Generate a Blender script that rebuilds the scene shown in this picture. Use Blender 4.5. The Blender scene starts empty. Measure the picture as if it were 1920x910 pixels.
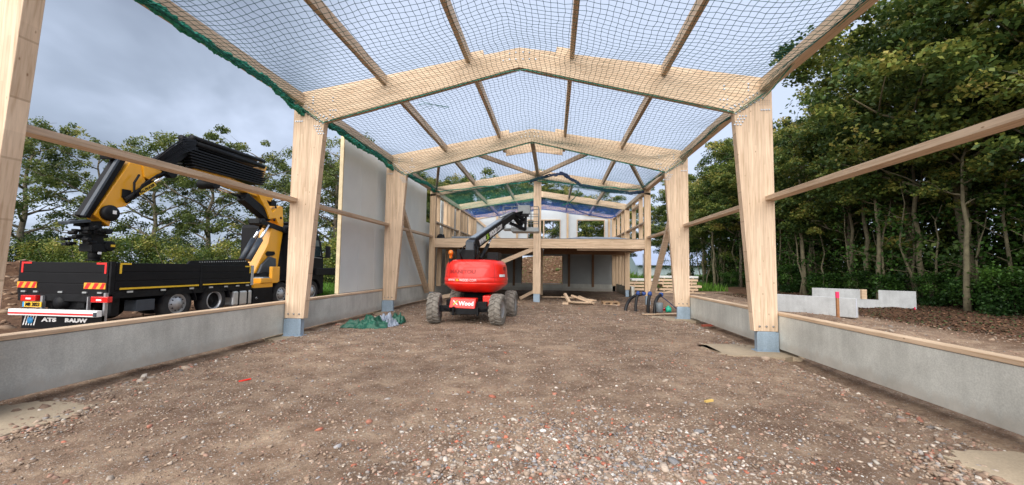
import bpy, math, random
import numpy as np
from mathutils import Vector, Matrix
R = math.radians
sc = bpy.context.scene
col = sc.collection
random.seed(7)

# ------------------------------------------------------------------ camera
cam = bpy.data.cameras.new('camera'); co = bpy.data.objects.new('camera', cam); col.objects.link(co)
cam.sensor_width = 36; cam.lens = 36*763.25/1920; cam.clip_end = 3000; cam.clip_start = .05
ya, pi_, ro = R(5.851), R(3.557), R(.773)
r0 = Vector((math.cos(ya), math.sin(ya), 0)); f0 = Vector((-math.sin(ya), math.cos(ya), 0)); u0 = Vector((0, 0, 1))
fw = f0*math.cos(pi_)+u0*math.sin(pi_); up = -f0*math.sin(pi_)+u0*math.cos(pi_)
rr = r0*math.cos(ro)+up*math.sin(ro); uu = -r0*math.sin(ro)+up*math.cos(ro)
m = Matrix((rr, uu, -fw)).transposed().to_4x4(); m.translation = Vector((.781, 0, 1.6))
co.matrix_world = m
sc.camera = co

# ------------------------------------------------------------------ world and sun
SUN_EL, SUN_AZ = 40, 194      # azimuth clockwise from +Y
w = bpy.data.worlds.new('World'); sc.world = w; w.use_nodes = True
nt = w.node_tree; N = nt.nodes; L = nt.links; N.clear()
out = N.new('ShaderNodeOutputWorld'); mix = N.new('ShaderNodeMixShader')
bs = N.new('ShaderNodeBackground'); bc = N.new('ShaderNodeBackground')
sky = N.new('ShaderNodeTexSky'); sky.sky_type = 'NISHITA'; sky.sun_disc = False
sky.sun_elevation = R(SUN_EL); sky.sun_rotation = R(SUN_AZ)
L.new(sky.outputs[0], bs.inputs[0]); bs.inputs[1].default_value = .12
tc = N.new('ShaderNodeTexCoord')
sep = N.new('ShaderNodeSeparateXYZ'); L.new(tc.outputs['Generated'], sep.inputs[0])
# project direction onto a cloud deck
mz = N.new('ShaderNodeMath'); mz.operation = 'ADD'; mz.inputs[1].default_value = .22; L.new(sep.outputs['Z'], mz.inputs[0])
mx = N.new('ShaderNodeMath'); mx.operation = 'MAXIMUM'; mx.inputs[1].default_value = .05; L.new(mz.outputs[0], mx.inputs[0])
vd = N.new('ShaderNodeVectorMath'); vd.operation = 'DIVIDE'; L.new(tc.outputs['Generated'], vd.inputs[0])
cb = N.new('ShaderNodeCombineXYZ')
for i in range(3): L.new(mx.outputs[0], cb.inputs[i])
L.new(cb.outputs[0], vd.inputs[1])
n1 = N.new('ShaderNodeTexNoise'); n1.inputs['Scale'].default_value = .95; n1.inputs['Detail'].default_value = 5; n1.inputs['Roughness'].default_value = .5
n1.inputs['Distortion'].default_value = .5
L.new(vd.outputs[0], n1.inputs['Vector'])
cr = N.new('ShaderNodeValToRGB'); e = cr.color_ramp.elements
e[0].position = .36; e[0].color = (.19, .225, .295, 1)
e[1].position = .66; e[1].color = (.46, .525, .66, 1)
x = cr.color_ramp.elements.new(.5); x.color = (.285, .335, .425, 1)
# the overcast is brighter towards the right of the site
dt = N.new('ShaderNodeVectorMath'); dt.operation = 'DOT_PRODUCT'; dt.inputs[1].default_value = (.8, .6, .3); L.new(tc.outputs['Generated'], dt.inputs[0])
mr = N.new('ShaderNodeMapRange'); mr.inputs[1].default_value = -.6; mr.inputs[2].default_value = .9; mr.inputs[3].default_value = -.09; mr.inputs[4].default_value = .19
L.new(dt.outputs['Value'], mr.inputs[0])
ad = N.new('ShaderNodeMath'); ad.operation = 'ADD'; L.new(n1.outputs[0], ad.inputs[0]); L.new(mr.outputs[0], ad.inputs[1])
hz = N.new('ShaderNodeMapRange'); hz.inputs[1].default_value = 0; hz.inputs[2].default_value = .35; hz.inputs[3].default_value = .10; hz.inputs[4].default_value = 0; L.new(sep.outputs['Z'], hz.inputs[0])
ad2 = N.new('ShaderNodeMath'); ad2.operation = 'ADD'; L.new(ad.outputs[0], ad2.inputs[0]); L.new(hz.outputs[0], ad2.inputs[1])
L.new(ad2.outputs[0], cr.inputs[0]); L.new(cr.outputs[0], bc.inputs[0]); bc.inputs[1].default_value = 1.0
mix.inputs[0].default_value = .93
L.new(bs.outputs[0], mix.inputs[1]); L.new(bc.outputs[0], mix.inputs[2]); L.new(mix.outputs[0], out.inputs[0])
sl = bpy.data.lights.new('sun', 'SUN'); sl.energy = 3.7; sl.angle = R(85); sl.color = (1, .95, .88)
so = bpy.data.objects.new('sun', sl); col.objects.link(so)
d = Vector((math.sin(R(SUN_AZ))*math.cos(R(SUN_EL)), math.cos(R(SUN_AZ))*math.cos(R(SUN_EL)), math.sin(R(SUN_EL))))
so.rotation_euler = d.to_track_quat('Z', 'Y').to_euler(); so.location = d*50
vs = sc.view_settings; vs.view_transform = 'Standard'; vs.look = 'None'; vs.gamma = 1; vs.exposure = .68; vs.use_curve_mapping = False
sc.cycles.max_bounces = 6; sc.cycles.diffuse_bounces = 3; sc.cycles.transparent_max_bounces = 8

# ------------------------------------------------------------------ materials
def newmat(name):
    mt = bpy.data.materials.new(name); mt.use_nodes = True
    return mt, mt.node_tree.nodes, mt.node_tree.links, mt.node_tree.nodes['Principled BSDF']
def ramp(N, stops):
    c = N.new('ShaderNodeValToRGB'); el = c.color_ramp.elements
    while len(el) < len(stops): el.new(.5)
    for k, (p, q) in enumerate(stops): el[k].position = p; el[k].color = (*q, 1)
    return c
def mixc(N, L, fac, a, b, mode='MIX'):
    n = N.new('ShaderNodeMix'); n.data_type = 'RGBA'; n.blend_type = mode
    for s, v in ((0, fac), (6, a), (7, b)):
        if hasattr(v, 'links') or hasattr(v, 'is_linked'): L.new(v, n.inputs[s])
        else: n.inputs[s].default_value = v if s == 0 else (*v, 1)
    return n.outputs[2]
def math_(N, L, op, a, b=None):
    n = N.new('ShaderNodeMath'); n.operation = op
    for i, v in enumerate((a, b)):
        if v is None: continue
        if hasattr(v, 'is_linked'): L.new(v, n.inputs[i])
        else: n.inputs[i].default_value = v
    return n.outputs[0]
def flat(name, c, rough=.5, metal=0, var=.15, scale=6, bump=0, coat=0):
    mt, N, L, b = newmat(name)
    t = N.new('ShaderNodeTexCoord'); n = N.new('ShaderNodeTexNoise'); n.inputs['Scale'].default_value = scale; n.inputs['Detail'].default_value = 6
    L.new(t.outputs['Object'], n.inputs['Vector'])
    r = ramp(N, [(.25, tuple(v*(1-var) for v in c)), (.75, tuple(min(1, v*(1+var)) for v in c))])
    L.new(n.outputs[0], r.inputs[0]); L.new(r.outputs[0], b.inputs['Base Color'])
    b.inputs['Roughness'].default_value = rough; b.inputs['Metallic'].default_value = metal
    if coat: b.inputs['Coat Weight'].default_value = coat
    if bump:
        bp = N.new('ShaderNodeBump'); bp.inputs['Strength'].default_value = bump; bp.inputs['Distance'].default_value = .02
        L.new(n.outputs[0], bp.inputs['Height']); L.new(bp.outputs[0], b.inputs['Normal'])
    return mt
def wood(name, axis, base=(.68, .52, .37), lam=.04, slope=False):
    """glued laminated spruce: lamellas run along axis, finger joints, knots, grain"""
    mt, N, L, b = newmat(name)
    t = N.new('ShaderNodeTexCoord'); s = N.new('ShaderNodeSeparateXYZ'); L.new(t.outputs['Object'], s.inputs[0])
    X, Y, Z = s.outputs
    al = {'X': X, 'Y': Y, 'Z': Z}[axis]
    if axis == 'Z': ac, ot = X, Y
    elif axis == 'Y': ac, ot = Z, X
    else: ac, ot = Z, Y
    if slope: ac = math_(N, L, 'ADD', ac, math_(N, L, 'MULTIPLY', math_(N, L, 'ABSOLUTE', X), .2))
    row = math_(N, L, 'FLOOR', math_(N, L, 'DIVIDE', ac, lam))
    wn = N.new('ShaderNodeTexWhiteNoise'); wn.noise_dimensions = '1D'; L.new(row, wn.inputs['W'])
    seg = math_(N, L, 'FLOOR', math_(N, L, 'ADD', math_(N, L, 'DIVIDE', al, 1.7), math_(N, L, 'MULTIPLY', wn.outputs[0], 7)))
    c2 = N.new('ShaderNodeCombineXYZ'); L.new(row, c2.inputs[0]); L.new(seg, c2.inputs[1])
    wn2 = N.new('ShaderNodeTexWhiteNoise'); wn2.noise_dimensions = '3D'; L.new(c2.outputs[0], wn2.inputs['Vector'])
    # stretched grain
    cv = N.new('ShaderNodeCombineXYZ')
    L.new(math_(N, L, 'MULTIPLY', al, 1.2), cv.inputs[0]); L.new(math_(N, L, 'MULTIPLY', ac, 26), cv.inputs[1]); L.new(math_(N, L, 'MULTIPLY', ot, 26), cv.inputs[2])
    g = N.new('ShaderNodeTexNoise'); g.inputs['Scale'].default_value = 1.6; g.inputs['Detail'].default_value = 5; L.new(cv.outputs[0], g.inputs['Vector'])
    dk = tuple(v*k for v, k in zip(base, (.80, .74, .68))); lt = tuple(v*k for v, k in zip(base, (1.12, 1.12, 1.12)))
    r = ramp(N, [(.3, dk), (.5, base), (.72, lt)]); L.new(g.outputs[0], r.inputs[0])
    r2 = ramp(N, [(0, (.86, .84, .82)), (1, (1.05, 1.05, 1.05))]); L.new(wn2.outputs[0], r2.inputs[0])
    c = mixc(N, L, 1.0, r.outputs[0], r2.outputs[0], 'MULTIPLY')
    # big weathering
    wv = N.new('ShaderNodeTexNoise'); wv.inputs['Scale'].default_value = .9; wv.inputs['Detail'].default_value = 4; L.new(t.outputs['Object'], wv.inputs['Vector'])
    r4 = ramp(N, [(.3, (.88, .86, .84)), (.65, (1.03, 1.03, 1.03))]); L.new(wv.outputs[0], r4.inputs[0])
    c = mixc(N, L, 1.0, c, r4.outputs[0], 'MULTIPLY')
    # lamella joints
    fr = math_(N, L, 'FRACT', math_(N, L, 'DIVIDE', ac, lam))
    j = math_(N, L, 'LESS_THAN', fr, .035)
    c = mixc(N, L, math_(N, L, 'MULTIPLY', j, .35), c, (.25, .15, .08))
    # knots
    kv = N.new('ShaderNodeCombineXYZ')
    L.new(math_(N, L, 'MULTIPLY', al, 3.6), kv.inputs[0]); L.new(math_(N, L, 'MULTIPLY', ac, 7.5), kv.inputs[1]); L.new(math_(N, L, 'MULTIPLY', ot, 7.5), kv.inputs[2])
    v = N.new('ShaderNodeTexVoronoi'); v.inputs['Scale'].default_value = 1; L.new(kv.outputs[0], v.inputs['Vector'])
    kn = ramp(N, [(.0, (1, 1, 1)), (.035, (1, 1, 1)), (.085, (0, 0, 0))]); L.new(v.outputs['Distance'], kn.inputs[0])
    c = mixc(N, L, math_(N, L, 'MULTIPLY', kn.outputs[0], .75), c, (.20, .095, .04))
    L.new(c, b.inputs['Base Color']); b.inputs['Roughness'].default_value = .62
    b.inputs['Specular IOR Level'].default_value = .3
    bp = N.new('ShaderNodeBump'); bp.inputs['Strength'].default_value = .12; bp.inputs['Distance'].default_value = .004
    L.new(g.outputs[0], bp.inputs['Height']); L.new(bp.outputs[0], b.inputs['Normal'])
    return mt
WX = wood('glulam_across', 'X', slope=True); WXs = wood('timber_across', 'X'); WY = wood('timber_lengthways', 'Y', base=(.65, .51, .375)); WZ = wood('glulam_upright', 'Z', base=(.73, .565, .41))
WZt = wood('timber_upright', 'Z', base=(.69, .515, .345))
WC = wood('cap_timber', 'Y', base=(.70, .53, .37), lam=.2)
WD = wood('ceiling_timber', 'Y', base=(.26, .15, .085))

def concrete(name, c, streak=True):
    mt, N, L, b = newmat(name)
    t = N.new('ShaderNodeTexCoord')
    n = N.new('ShaderNodeTexNoise'); n.inputs['Scale'].default_value = 1.3; n.inputs['Detail'].default_value = 8; n.inputs['Roughness'].default_value = .62; L.new(t.outputs['Object'], n.inputs['Vector'])
    r = ramp(N, [(.3, tuple(v*.80 for v in c)), (.5, c), (.7, tuple(v*1.18 for v in c))]); L.new(n.outputs[0], r.inputs[0])
    mp = N.new('ShaderNodeMapping'); mp.inputs['Scale'].default_value = (9, 9, .8); L.new(t.outputs['Object'], mp.inputs[0])
    n2 = N.new('ShaderNodeTexNoise'); n2.inputs['Scale'].default_value = 1; n2.inputs['Detail'].default_value = 5; L.new(mp.outputs[0], n2.inputs['Vector'])
    r2 = ramp(N, [(.35, (.84, .84, .84)), (.6, (1.06, 1.06, 1.06))]); L.new(n2.outputs[0], r2.inputs[0])
    cc = mixc(N, L, (.45 if streak else .3), r.outputs[0], r2.outputs[0], 'MULTIPLY')
    n3 = N.new('ShaderNodeTexNoise'); n3.inputs['Scale'].default_value = 60; n3.inputs['Detail'].default_value = 3; L.new(t.outputs['Object'], n3.inputs['Vector'])
    r3 = ramp(N, [(.3, (.86, .86, .86)), (.7, (1.1, 1.1, 1.1))]); L.new(n3.outputs[0], r3.inputs[0])
    cc = mixc(N, L, 1.0, cc, r3.outputs[0], 'MULTIPLY')
    if name == 'concrete':                                   # splashed soil along the foot, of uneven height
        s_ = N.new('ShaderNodeSeparateXYZ'); L.new(t.outputs['Object'], s_.inputs[0])
        h_ = math_(N, L, 'ADD', s_.outputs[2], math_(N, L, 'MULTIPLY', n2.outputs[0], -.28))
        rz = ramp(N, [(0, (.55, .55, .55)), (.10, (0, 0, 0))]); L.new(h_, rz.inputs[0])
        cc = mixc(N, L, math_(N, L, 'MULTIPLY', rz.outputs[0], n3.outputs[0]), cc, (.27, .19, .125))
    L.new(cc, b.inputs['Base Color']); b.inputs['Roughness'].default_value = .85
    bp = N.new('ShaderNodeBump'); bp.inputs['Strength'].default_value = .25; bp.inputs['Distance'].default_value = .006
    L.new(n3.outputs[0], bp.inputs['Height']); L.new(bp.outputs[0], b.inputs['Normal'])
    return mt
CON = concrete('concrete', (.58, .585, .535)); CONL = concrete('fresh_concrete', (.50, .52, .53)); SCREED = concrete('footing_concrete', (.37, .295, .205), False)
GALV = concrete('galvanised_steel', (.33, .43, .53)); GALV.node_tree.nodes['Principled BSDF'].inputs['Roughness'].default_value = .5; GALV.node_tree.nodes['Principled BSDF'].inputs['Metallic'].default_value = .3
BOLT = flat('bright_zinc', (.50, .56, .64), .35, .6)
DBOLT = flat('bolt_steel', (.3, .29, .28), .45, .6)
PANEL = flat('coated_panel', (.68, .74, .74), .45, 0, .05, 1.5)
PANELD = flat('panel_joint', (.42, .46, .48), .5)
FOAM = flat('panel_foam_edge', (.66, .55, .36), .8)
INNERW = flat('inner_wall_sheet', (.34, .36, .36), .7, 0, .08, 2)
UPW = flat('white_wall_sheet', (.58, .62, .65), .7, 0, .06, 2)
MEMB = flat('dark_membrane', (.05, .055, .065), .5, 0, .3, 3)
MEMG = flat('grey_sheeting', (.22, .26, .31), .4, 0, .2, 3)
NETG = flat('net_cord_green', (.008, .060, .05), .9, 0, .2); NETD = flat('net_edge_green', (.008, .23, .15), .6, 0, .4, 30, .4); NETB = flat('net_cord_blue', (.004, .075, .34), .6)
NAVY = flat('navy_rope', (.012, .02, .075), .6, 0, .4, 20)
RED = flat('red_paint', (.82, .02, .010), .36, 0, .16, 3, coat=.35); DRED = flat('red_paint_emboss', (.42, .01, .006), .4)
BLK = flat('black_paint', (.006, .006, .0075), .5, 0, .25, 4); BLKM = flat('black_steel', (.008, .0085, .010), .5, 0, .5, 8, .05)
DGREY = flat('dark_grey_paint', (.04, .05, .065), .4, 0, .2)
TYRE = flat('dusty_tyre_rubber', (.20, .18, .155), .9, 0, .4, 9, .3); TYREB = flat('clean_tyre_rubber', (.018, .018, .02), .75, 0, .3)
ALU = flat('aluminium', (.62, .64, .66), .3, .75, .1); RIM = flat('rim_paint', (.42, .43, .45), .35, .6)
CHROME = flat('chrome_rod', (.85, .87, .9), .12, 1, .02)
YEL = flat('crane_yellow', (.80, .36, .012), .35, 0, .08, 2, coat=.4); YTAPE = flat('yellow_tape', (.75, .47, .02), .4); RTAPE = flat('red_tape', (.72, .02, .02), .4)
ORG = flat('orange_tape', (.85, .40, .04), .4); LRED = flat('lamp_red', (.65, .01, .01), .2, coat=.6); AMB = flat('amber_lens', (.85, .2, .01), .2, coat=.6)
WHT = flat('white_print', (.8, .8, .8), .5, 0, .03); LIME = flat('lime_print', (.35, .6, .05), .5); YPR = flat('yellow_print', (.9, .75, .05), .5); PLATE = flat('amber_plate', (.85, .5, .03), .5); BLUEP = flat('blue_print', (.03, .3, .65), .5)
BASK = flat('basket_metal', (.24, .26, .27), .4, .4); DRAIN = flat('drain_grey', (.16, .19, .21), .5); PALW = flat('weathered_pallet_wood', (.36, .23, .13), .8, 0, .3, 12)
GLASS = flat('dark_glass', (.02, .035, .04), .08, 0, .1, coat=.8)
for m_ in (BLK, BLKM, NETG): m_.node_tree.nodes['Principled BSDF'].inputs['Specular IOR Level'].default_value = .18
PIPE = flat('black_pipe', (.009, .009, .011), .45); BCAP = flat('blue_cap', (.03, .08, .3), .5)
BARNW = flat('barn_wall', (.33, .40, .42), .6); BARNR = flat('barn_roof', (.33, .39, .52), .4, .2, .06, .3)
PINK = flat('pink_paint', (.9, .03, .12), .6); WRAP = flat('white_wrap', (.7, .7, .68), .4, 0, .1)
TEALP = flat('teal_plastic', (.02, .4, .25), .4); INSUL = flat('insulation', (.6, .62, .75), .8)

def tarp_mat(name, c):
    mt, N, L, b = newmat(name)
    t = N.new('ShaderNodeTexCoord'); n = N.new('ShaderNodeTexNoise'); n.inputs['Scale'].default_value = 5; n.inputs['Detail'].default_value = 4; L.new(t.outputs['Object'], n.inputs['Vector'])
    r = ramp(N, [(.3, tuple(v*.7 for v in c)), (.7, tuple(v*1.25 for v in c))]); L.new(n.outputs[0], r.inputs[0]); L.new(r.outputs[0], b.inputs['Base Color'])
    b.inputs['Roughness'].default_value = .38; return mt
TARPG = tarp_mat('tarpaulin_green', (.012, .10, .06)); TARPS = tarp_mat('tarpaulin_silver', (.27, .31, .38))

def leafmat(name, stops, trans=.3):
    mt, N, L, b = newmat(name)
    a = N.new('ShaderNodeAttribute'); a.attribute_name = 'tint'
    r = ramp(N, stops); L.new(a.outputs['Fac'], r.inputs[0]); L.new(r.outputs[0], b.inputs['Base Color'])
    b.inputs['Roughness'].default_value = .5; b.inputs['Specular IOR Level'].default_value = .35
    tr = N.new('ShaderNodeBsdfTranslucent'); L.new(r.outputs[0], tr.inputs[0])
    ms = N.new('ShaderNodeMixShader'); ms.inputs[0].default_value = trans
    L.new(b.outputs[0], ms.inputs[1]); L.new(tr.outputs[0], ms.inputs[2])
    L.new(ms.outputs[0], N['Material Output'].inputs[0]); return mt
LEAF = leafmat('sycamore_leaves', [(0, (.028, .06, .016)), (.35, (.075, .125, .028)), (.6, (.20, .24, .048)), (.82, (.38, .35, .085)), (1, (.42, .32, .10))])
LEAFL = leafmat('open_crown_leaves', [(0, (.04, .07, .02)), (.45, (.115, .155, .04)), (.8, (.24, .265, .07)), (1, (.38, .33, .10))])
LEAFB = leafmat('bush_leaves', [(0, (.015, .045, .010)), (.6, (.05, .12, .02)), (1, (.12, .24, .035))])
GRASS = leafmat('grass_blades', [(0, (.05, .12, .015)), (1, (.14, .30, .03))])
BARK = flat('bark', (.15, .125, .09), .9, 0, .45, 5, .5); BARKG = flat('mossy_bark', (.16, .14, .085), .9, 0, .4, 4, .5)

def stonemat():
    mt, N, L, b = newmat('gravel_stone')
    a = N.new('ShaderNodeAttribute'); a.attribute_name = 'stone'
    t = N.new('ShaderNodeTexCoord'); n = N.new('ShaderNodeTexNoise'); n.inputs['Scale'].default_value = 70; L.new(t.outputs['Object'], n.inputs['Vector'])
    r = ramp(N, [(.3, (.8, .8, .8)), (.7, (1.15, 1.15, 1.15))]); L.new(n.outputs[0], r.inputs[0])
    L.new(mixc(N, L, 1.0, a.outputs['Color'], r.outputs[0], 'MULTIPLY'), b.inputs['Base Color']); b.inputs['Roughness'].default_value = .85
    return mt
STONE = stonemat()

def groundmat():
    mt, N, L, b = newmat('gravelly_soil')
    t = N.new('ShaderNodeTexCoord'); g = t.outputs['Object']
    def noise(s, dt=6, ro=.6, dist=0):
        n = N.new('ShaderNodeTexNoise'); n.inputs['Scale'].default_value = s; n.inputs['Detail'].default_value = dt; n.inputs['Roughness'].default_value = ro; n.inputs['Distortion'].default_value = dist
        L.new(g, n.inputs['Vector']); return n.outputs[0]
    big = noise(.35, 5); mid = noise(2.3, 6, .65); fine = noise(22, 6, .7)
    r1 = ramp(N, [(.3, (.17, .112, .078)), (.48, (.268, .188, .136)), (.64, (.385, .288, .208))]); L.new(mid, r1.inputs[0])
    r2 = ramp(N, [(.34, (.66, .62, .60)), (.5, (.95, .93, .9)), (.62, (1.18, 1.15, 1.1))]); L.new(big, r2.inputs[0])
    c = mixc(N, L, 1.0, r1.outputs[0], r2.outputs[0], 'MULTIPLY')
    r3 = ramp(N, [(.3, (.62, .6, .58)), (.55, (1, 1, 1)), (.75, (1.28, 1.28, 1.28))]); L.new(fine, r3.inputs[0])
    c = mixc(N, L, 1.0, c, r3.outputs[0], 'MULTIPLY')
    # small grit: coloured cells
    for s, th, k in ((55, .30, .8), (26, .24, .75)):
        v = N.new('ShaderNodeTexVoronoi'); v.inputs['Scale'].default_value = s; L.new(g, v.inputs['Vector'])
        rc = ramp(N, [(0, (.20, .13, .09)), (.25, (.30, .24, .19)), (.45, (.42, .37, .32)), (.6, (.36, .15, .09)), (.7, (.30, .30, .31)), (.85, (.44, .38, .32)), (1, (.54, .49, .43))]); 
        sp = N.new('ShaderNodeSeparateColor'); L.new(v.outputs['Color'], sp.inputs[0]); L.new(sp.outputs[0], rc.inputs[0])
        inside = math_(N, L, 'LESS_THAN', v.outputs['Distance'], th)
        pick = math_(N, L, 'GREATER_THAN', sp.outputs[1], .5)
        f = math_(N, L, 'MULTIPLY', math_(N, L, 'MULTIPLY', inside, pick), k)
        c = mixc(N, L, f, c, rc.outputs[0])
    # soil type outside of the hall: dark brown loam painted by vertex attribute, grass further out
    a = N.new('ShaderNodeAttribute'); a.attribute_name = 'soil'
    sc_ = N.new('ShaderNodeSeparateColor'); L.new(a.outputs['Color'], sc_.inputs[0])
    rs = ramp(N, [(.3, (.055, .028, .016)), (.5, (.115, .062, .036)), (.7, (.20, .12, .07))]); L.new(noise(5, 8, .75), rs.inputs[0])
    c = mixc(N, L, sc_.outputs[0], c, rs.outputs[0])
    rg = ramp(N, [(.3, (.05, .09, .02)), (.7, (.13, .19, .05))]); L.new(mid, rg.inputs[0])
    c = mixc(N, L, sc_.outputs[1], c, rg.outputs[0])
    L.new(c, b.inputs['Base Color']); b.inputs['Roughness'].default_value = .95; b.inputs['Specular IOR Level'].default_value = .2
    h = math_(N, L, 'ADD', math_(N, L, 'MULTIPLY', fine, .6), noise(90, 3))
    bp = N.new('ShaderNodeBump'); bp.inputs['Strength'].default_value = .7; bp.inputs['Distance'].default_value = .025
    L.new(h, bp.inputs['Height']); L.new(bp.outputs[0], b.inputs['Normal'])
    return mt
GROUND = groundmat()

# ------------------------------------------------------------------ building helpers
def tag(o, label=None, cat=None, group=None, kind=None):
    for k, v in (('label', label), ('category', cat), ('group', group), ('kind', kind)):
        if v: o[k] = v
    return o
def empty(name, loc, label=None, cat=None, group=None):
    o = bpy.data.objects.new(name, None); o.empty_display_size = .2; o.location = loc; col.objects.link(o)
    return tag(o, label, cat, group)
def origin(p):
    v = Vector((0, 0, 0))
    while p: v += p.location; p = p.parent
    return v
def link(name, me, mat, parent=None, loc=None):
    o = bpy.data.objects.new(name, me); col.objects.link(o)
    if mat is not None and not me.materials: me.materials.append(mat)
    if parent: o.parent = parent
    if loc is not None: o.location = loc
    return o
class MB:
    """collects shapes in world coordinates and links them as ONE mesh object"""
    def __init__(s): s.v = []; s.f = []; s.sm = []
    def add(s, vs, fs, smooth=False):
        b = len(s.v); s.v += [tuple(v) for v in vs]; s.f += [tuple(i+b for i in f) for f in fs]; s.sm += [smooth]*len(fs); return s
    def box(s, x0, x1, y0, y1, z0, z1):
        v = [(x, y, z) for z in (z0, z1) for y in (y0, y1) for x in (x0, x1)]
        return s.add(v, [(0, 2, 3, 1), (4, 5, 7, 6), (0, 1, 5, 4), (2, 6, 7, 3), (0, 4, 6, 2), (1, 3, 7, 5)])
    def bar(s, a, b, w, h, up=(0, 0, 1)):
        a, b = Vector(a), Vector(b); d = (b-a).normalized(); u = Vector(up)
        sd = d.cross(u).normalized()*w/2; u = sd.cross(d).normalized()*h/2
        v = [p+i*sd+j*u for p in (a, b) for i, j in ((-1, -1), (1, -1), (1, 1), (-1, 1))]
        return s.add(v, [(0, 1, 2, 3), (7, 6, 5, 4), (0, 4, 5, 1), (1, 5, 6, 2), (2, 6, 7, 3), (3, 7, 4, 0)])
    def prism(s, poly, a, b, axis='Y'):
        n = len(poly)
        f = {'Y': lambda p, t: (p[0], t, p[1]), 'X': lambda p, t: (t, p[0], p[1]), 'Z': lambda p, t: (p[0], p[1], t)}[axis]
        v = [f(p, a) for p in poly]+[f(p, b) for p in poly]
        return s.add(v, [tuple(range(n)), tuple(range(2*n-1, n-1, -1))]+[(i, i+n, (i+1) % n+n, (i+1) % n) for i in range(n)])
    def tube(s, pts, r, n=8, caps=True, smooth=True):
        pts = [Vector(p) for p in pts]; rs = r if isinstance(r, (list, tuple)) else [r]*len(pts)
        prev = None; v = []
        for i, p in enumerate(pts):
            d = (pts[min(i+1, len(pts)-1)]-pts[max(i-1, 0)]).normalized()
            u = prev if prev is not None else (Vector((0, 0, 1)) if abs(d.z) < .9 else Vector((1, 0, 0)))
            u = (u-d*u.dot(d)).normalized(); prev = u; w = d.cross(u)
            v += [p+(u*math.cos(2*math.pi*k/n)+w*math.sin(2*math.pi*k/n))*rs[i] for k in range(n)]
        fs = [(i*n+k, i*n+(k+1) % n, (i+1)*n+(k+1) % n, (i+1)*n+k) for i in range(len(pts)-1) for k in range(n)]
        s.add(v, fs, smooth)
        if caps:
            b = len(s.v)-len(v); s.f += [tuple(b+k for k in reversed(range(n))), tuple(b+(len(pts)-1)*n+k for k in range(n))]; s.sm += [False]*2
        return s
    def lathe(s, prof, c, axis='X', n=32, smooth=True):
        """prof: (offset along axis, radius)"""
        v = []
        for o, r in prof:
            for k in range(n):
                a = 2*math.pi*k/n; p, q = r*math.cos(a), r*math.sin(a)
                v.append({'X': (c[0]+o, c[1]+p, c[2]+q), 'Y': (c[0]+p, c[1]+o, c[2]+q), 'Z': (c[0]+p, c[1]+q, c[2]+o)}[axis])
        fs = [(i*n+k, i*n+(k+1) % n, (i+1)*n+(k+1) % n, (i+1)*n+k) for i in range(len(prof)-1) for k in range(n)]
        return s.add(v, fs, smooth)
    def build(s, name, mat, parent=None, bevel=0, rot=None):
        og = origin(parent)
        me = bpy.data.meshes.new(name)
        me.from_pydata([(v[0]-og.x, v[1]-og.y, v[2]-og.z) for v in s.v], [], s.f)
        me.polygons.foreach_set('use_smooth', s.sm); me.update()
        import bmesh
        bm = bmesh.new(); bm.from_mesh(me); bmesh.ops.recalc_face_normals(bm, faces=bm.faces); bm.to_mesh(me); bm.free()
        o = link(name, me, mat, parent)
        if bevel:
            b = o.modifiers.new('bevel', 'BEVEL'); b.width = bevel; b.segments = 2; b.limit_method = 'ANGLE'; b.angle_limit = R(40)
        return o
def fastmesh(name, V, F, smooth=False, attr=None):
    """numpy mesh; F is (n,k)"""
    me = bpy.data.meshes.new(name); V = np.asarray(V, np.float32); F = np.asarray(F, np.int32)
    me.vertices.add(len(V)); me.vertices.foreach_set('co', V.ravel())
    k = F.shape[1]; me.loops.add(F.size); me.loops.foreach_set('vertex_index', F.ravel())
    me.polygons.add(len(F)); me.polygons.foreach_set('loop_start', np.arange(0, F.size, k, dtype=np.int32))
    if smooth: me.polygons.foreach_set('use_smooth', np.ones(len(F), bool))
    me.update(calc_edges=True)
    if attr:
        nm, typ, dom, data = attr
        a = me.attributes.new(nm, typ, dom); a.data.foreach_set('color' if 'COLOR' in typ else 'value', np.asarray(data, np.float32).ravel())
    return me
def copy_tree(o, parent=None):
    c = o.copy(); col.objects.link(c)
    if parent: c.parent = parent
    for ch in list(o.children): copy_tree(ch, c)
    return c
def text_geo(s, size, bold=.01, extrude=.004):
    cu = bpy.data.curves.new('t', 'FONT'); cu.body = s; cu.size = size; cu.offset = bold*size; cu.extrude = extrude; cu.align_x = 'LEFT'; cu.resolution_u = 3
    o = bpy.data.objects.new('t', cu); col.objects.link(o); bpy.context.view_layer.update()
    me = bpy.data.meshes.new_from_object(o.evaluated_get(bpy.context.evaluated_depsgraph_get()))
    V = [v.co.copy() for v in me.vertices]; F = [tuple(p.vertices) for p in me.polygons]
    col.objects.unlink(o); bpy.data.objects.remove(o); bpy.data.curves.remove(cu); bpy.data.meshes.remove(me)
    return V, F
def text(name, s, size, mat, parent, fn, width=None, bold=.02, extrude=.004):
    """fn maps text plane (u, v, w) to world"""
    V, F = text_geo(s, size, bold, extrude)
    w = max(v.x for v in V); k = width/w if width else 1
    return MB().add([fn(v.x*k, v.y, v.z) for v in V], F).build(name, mat, parent)

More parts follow.
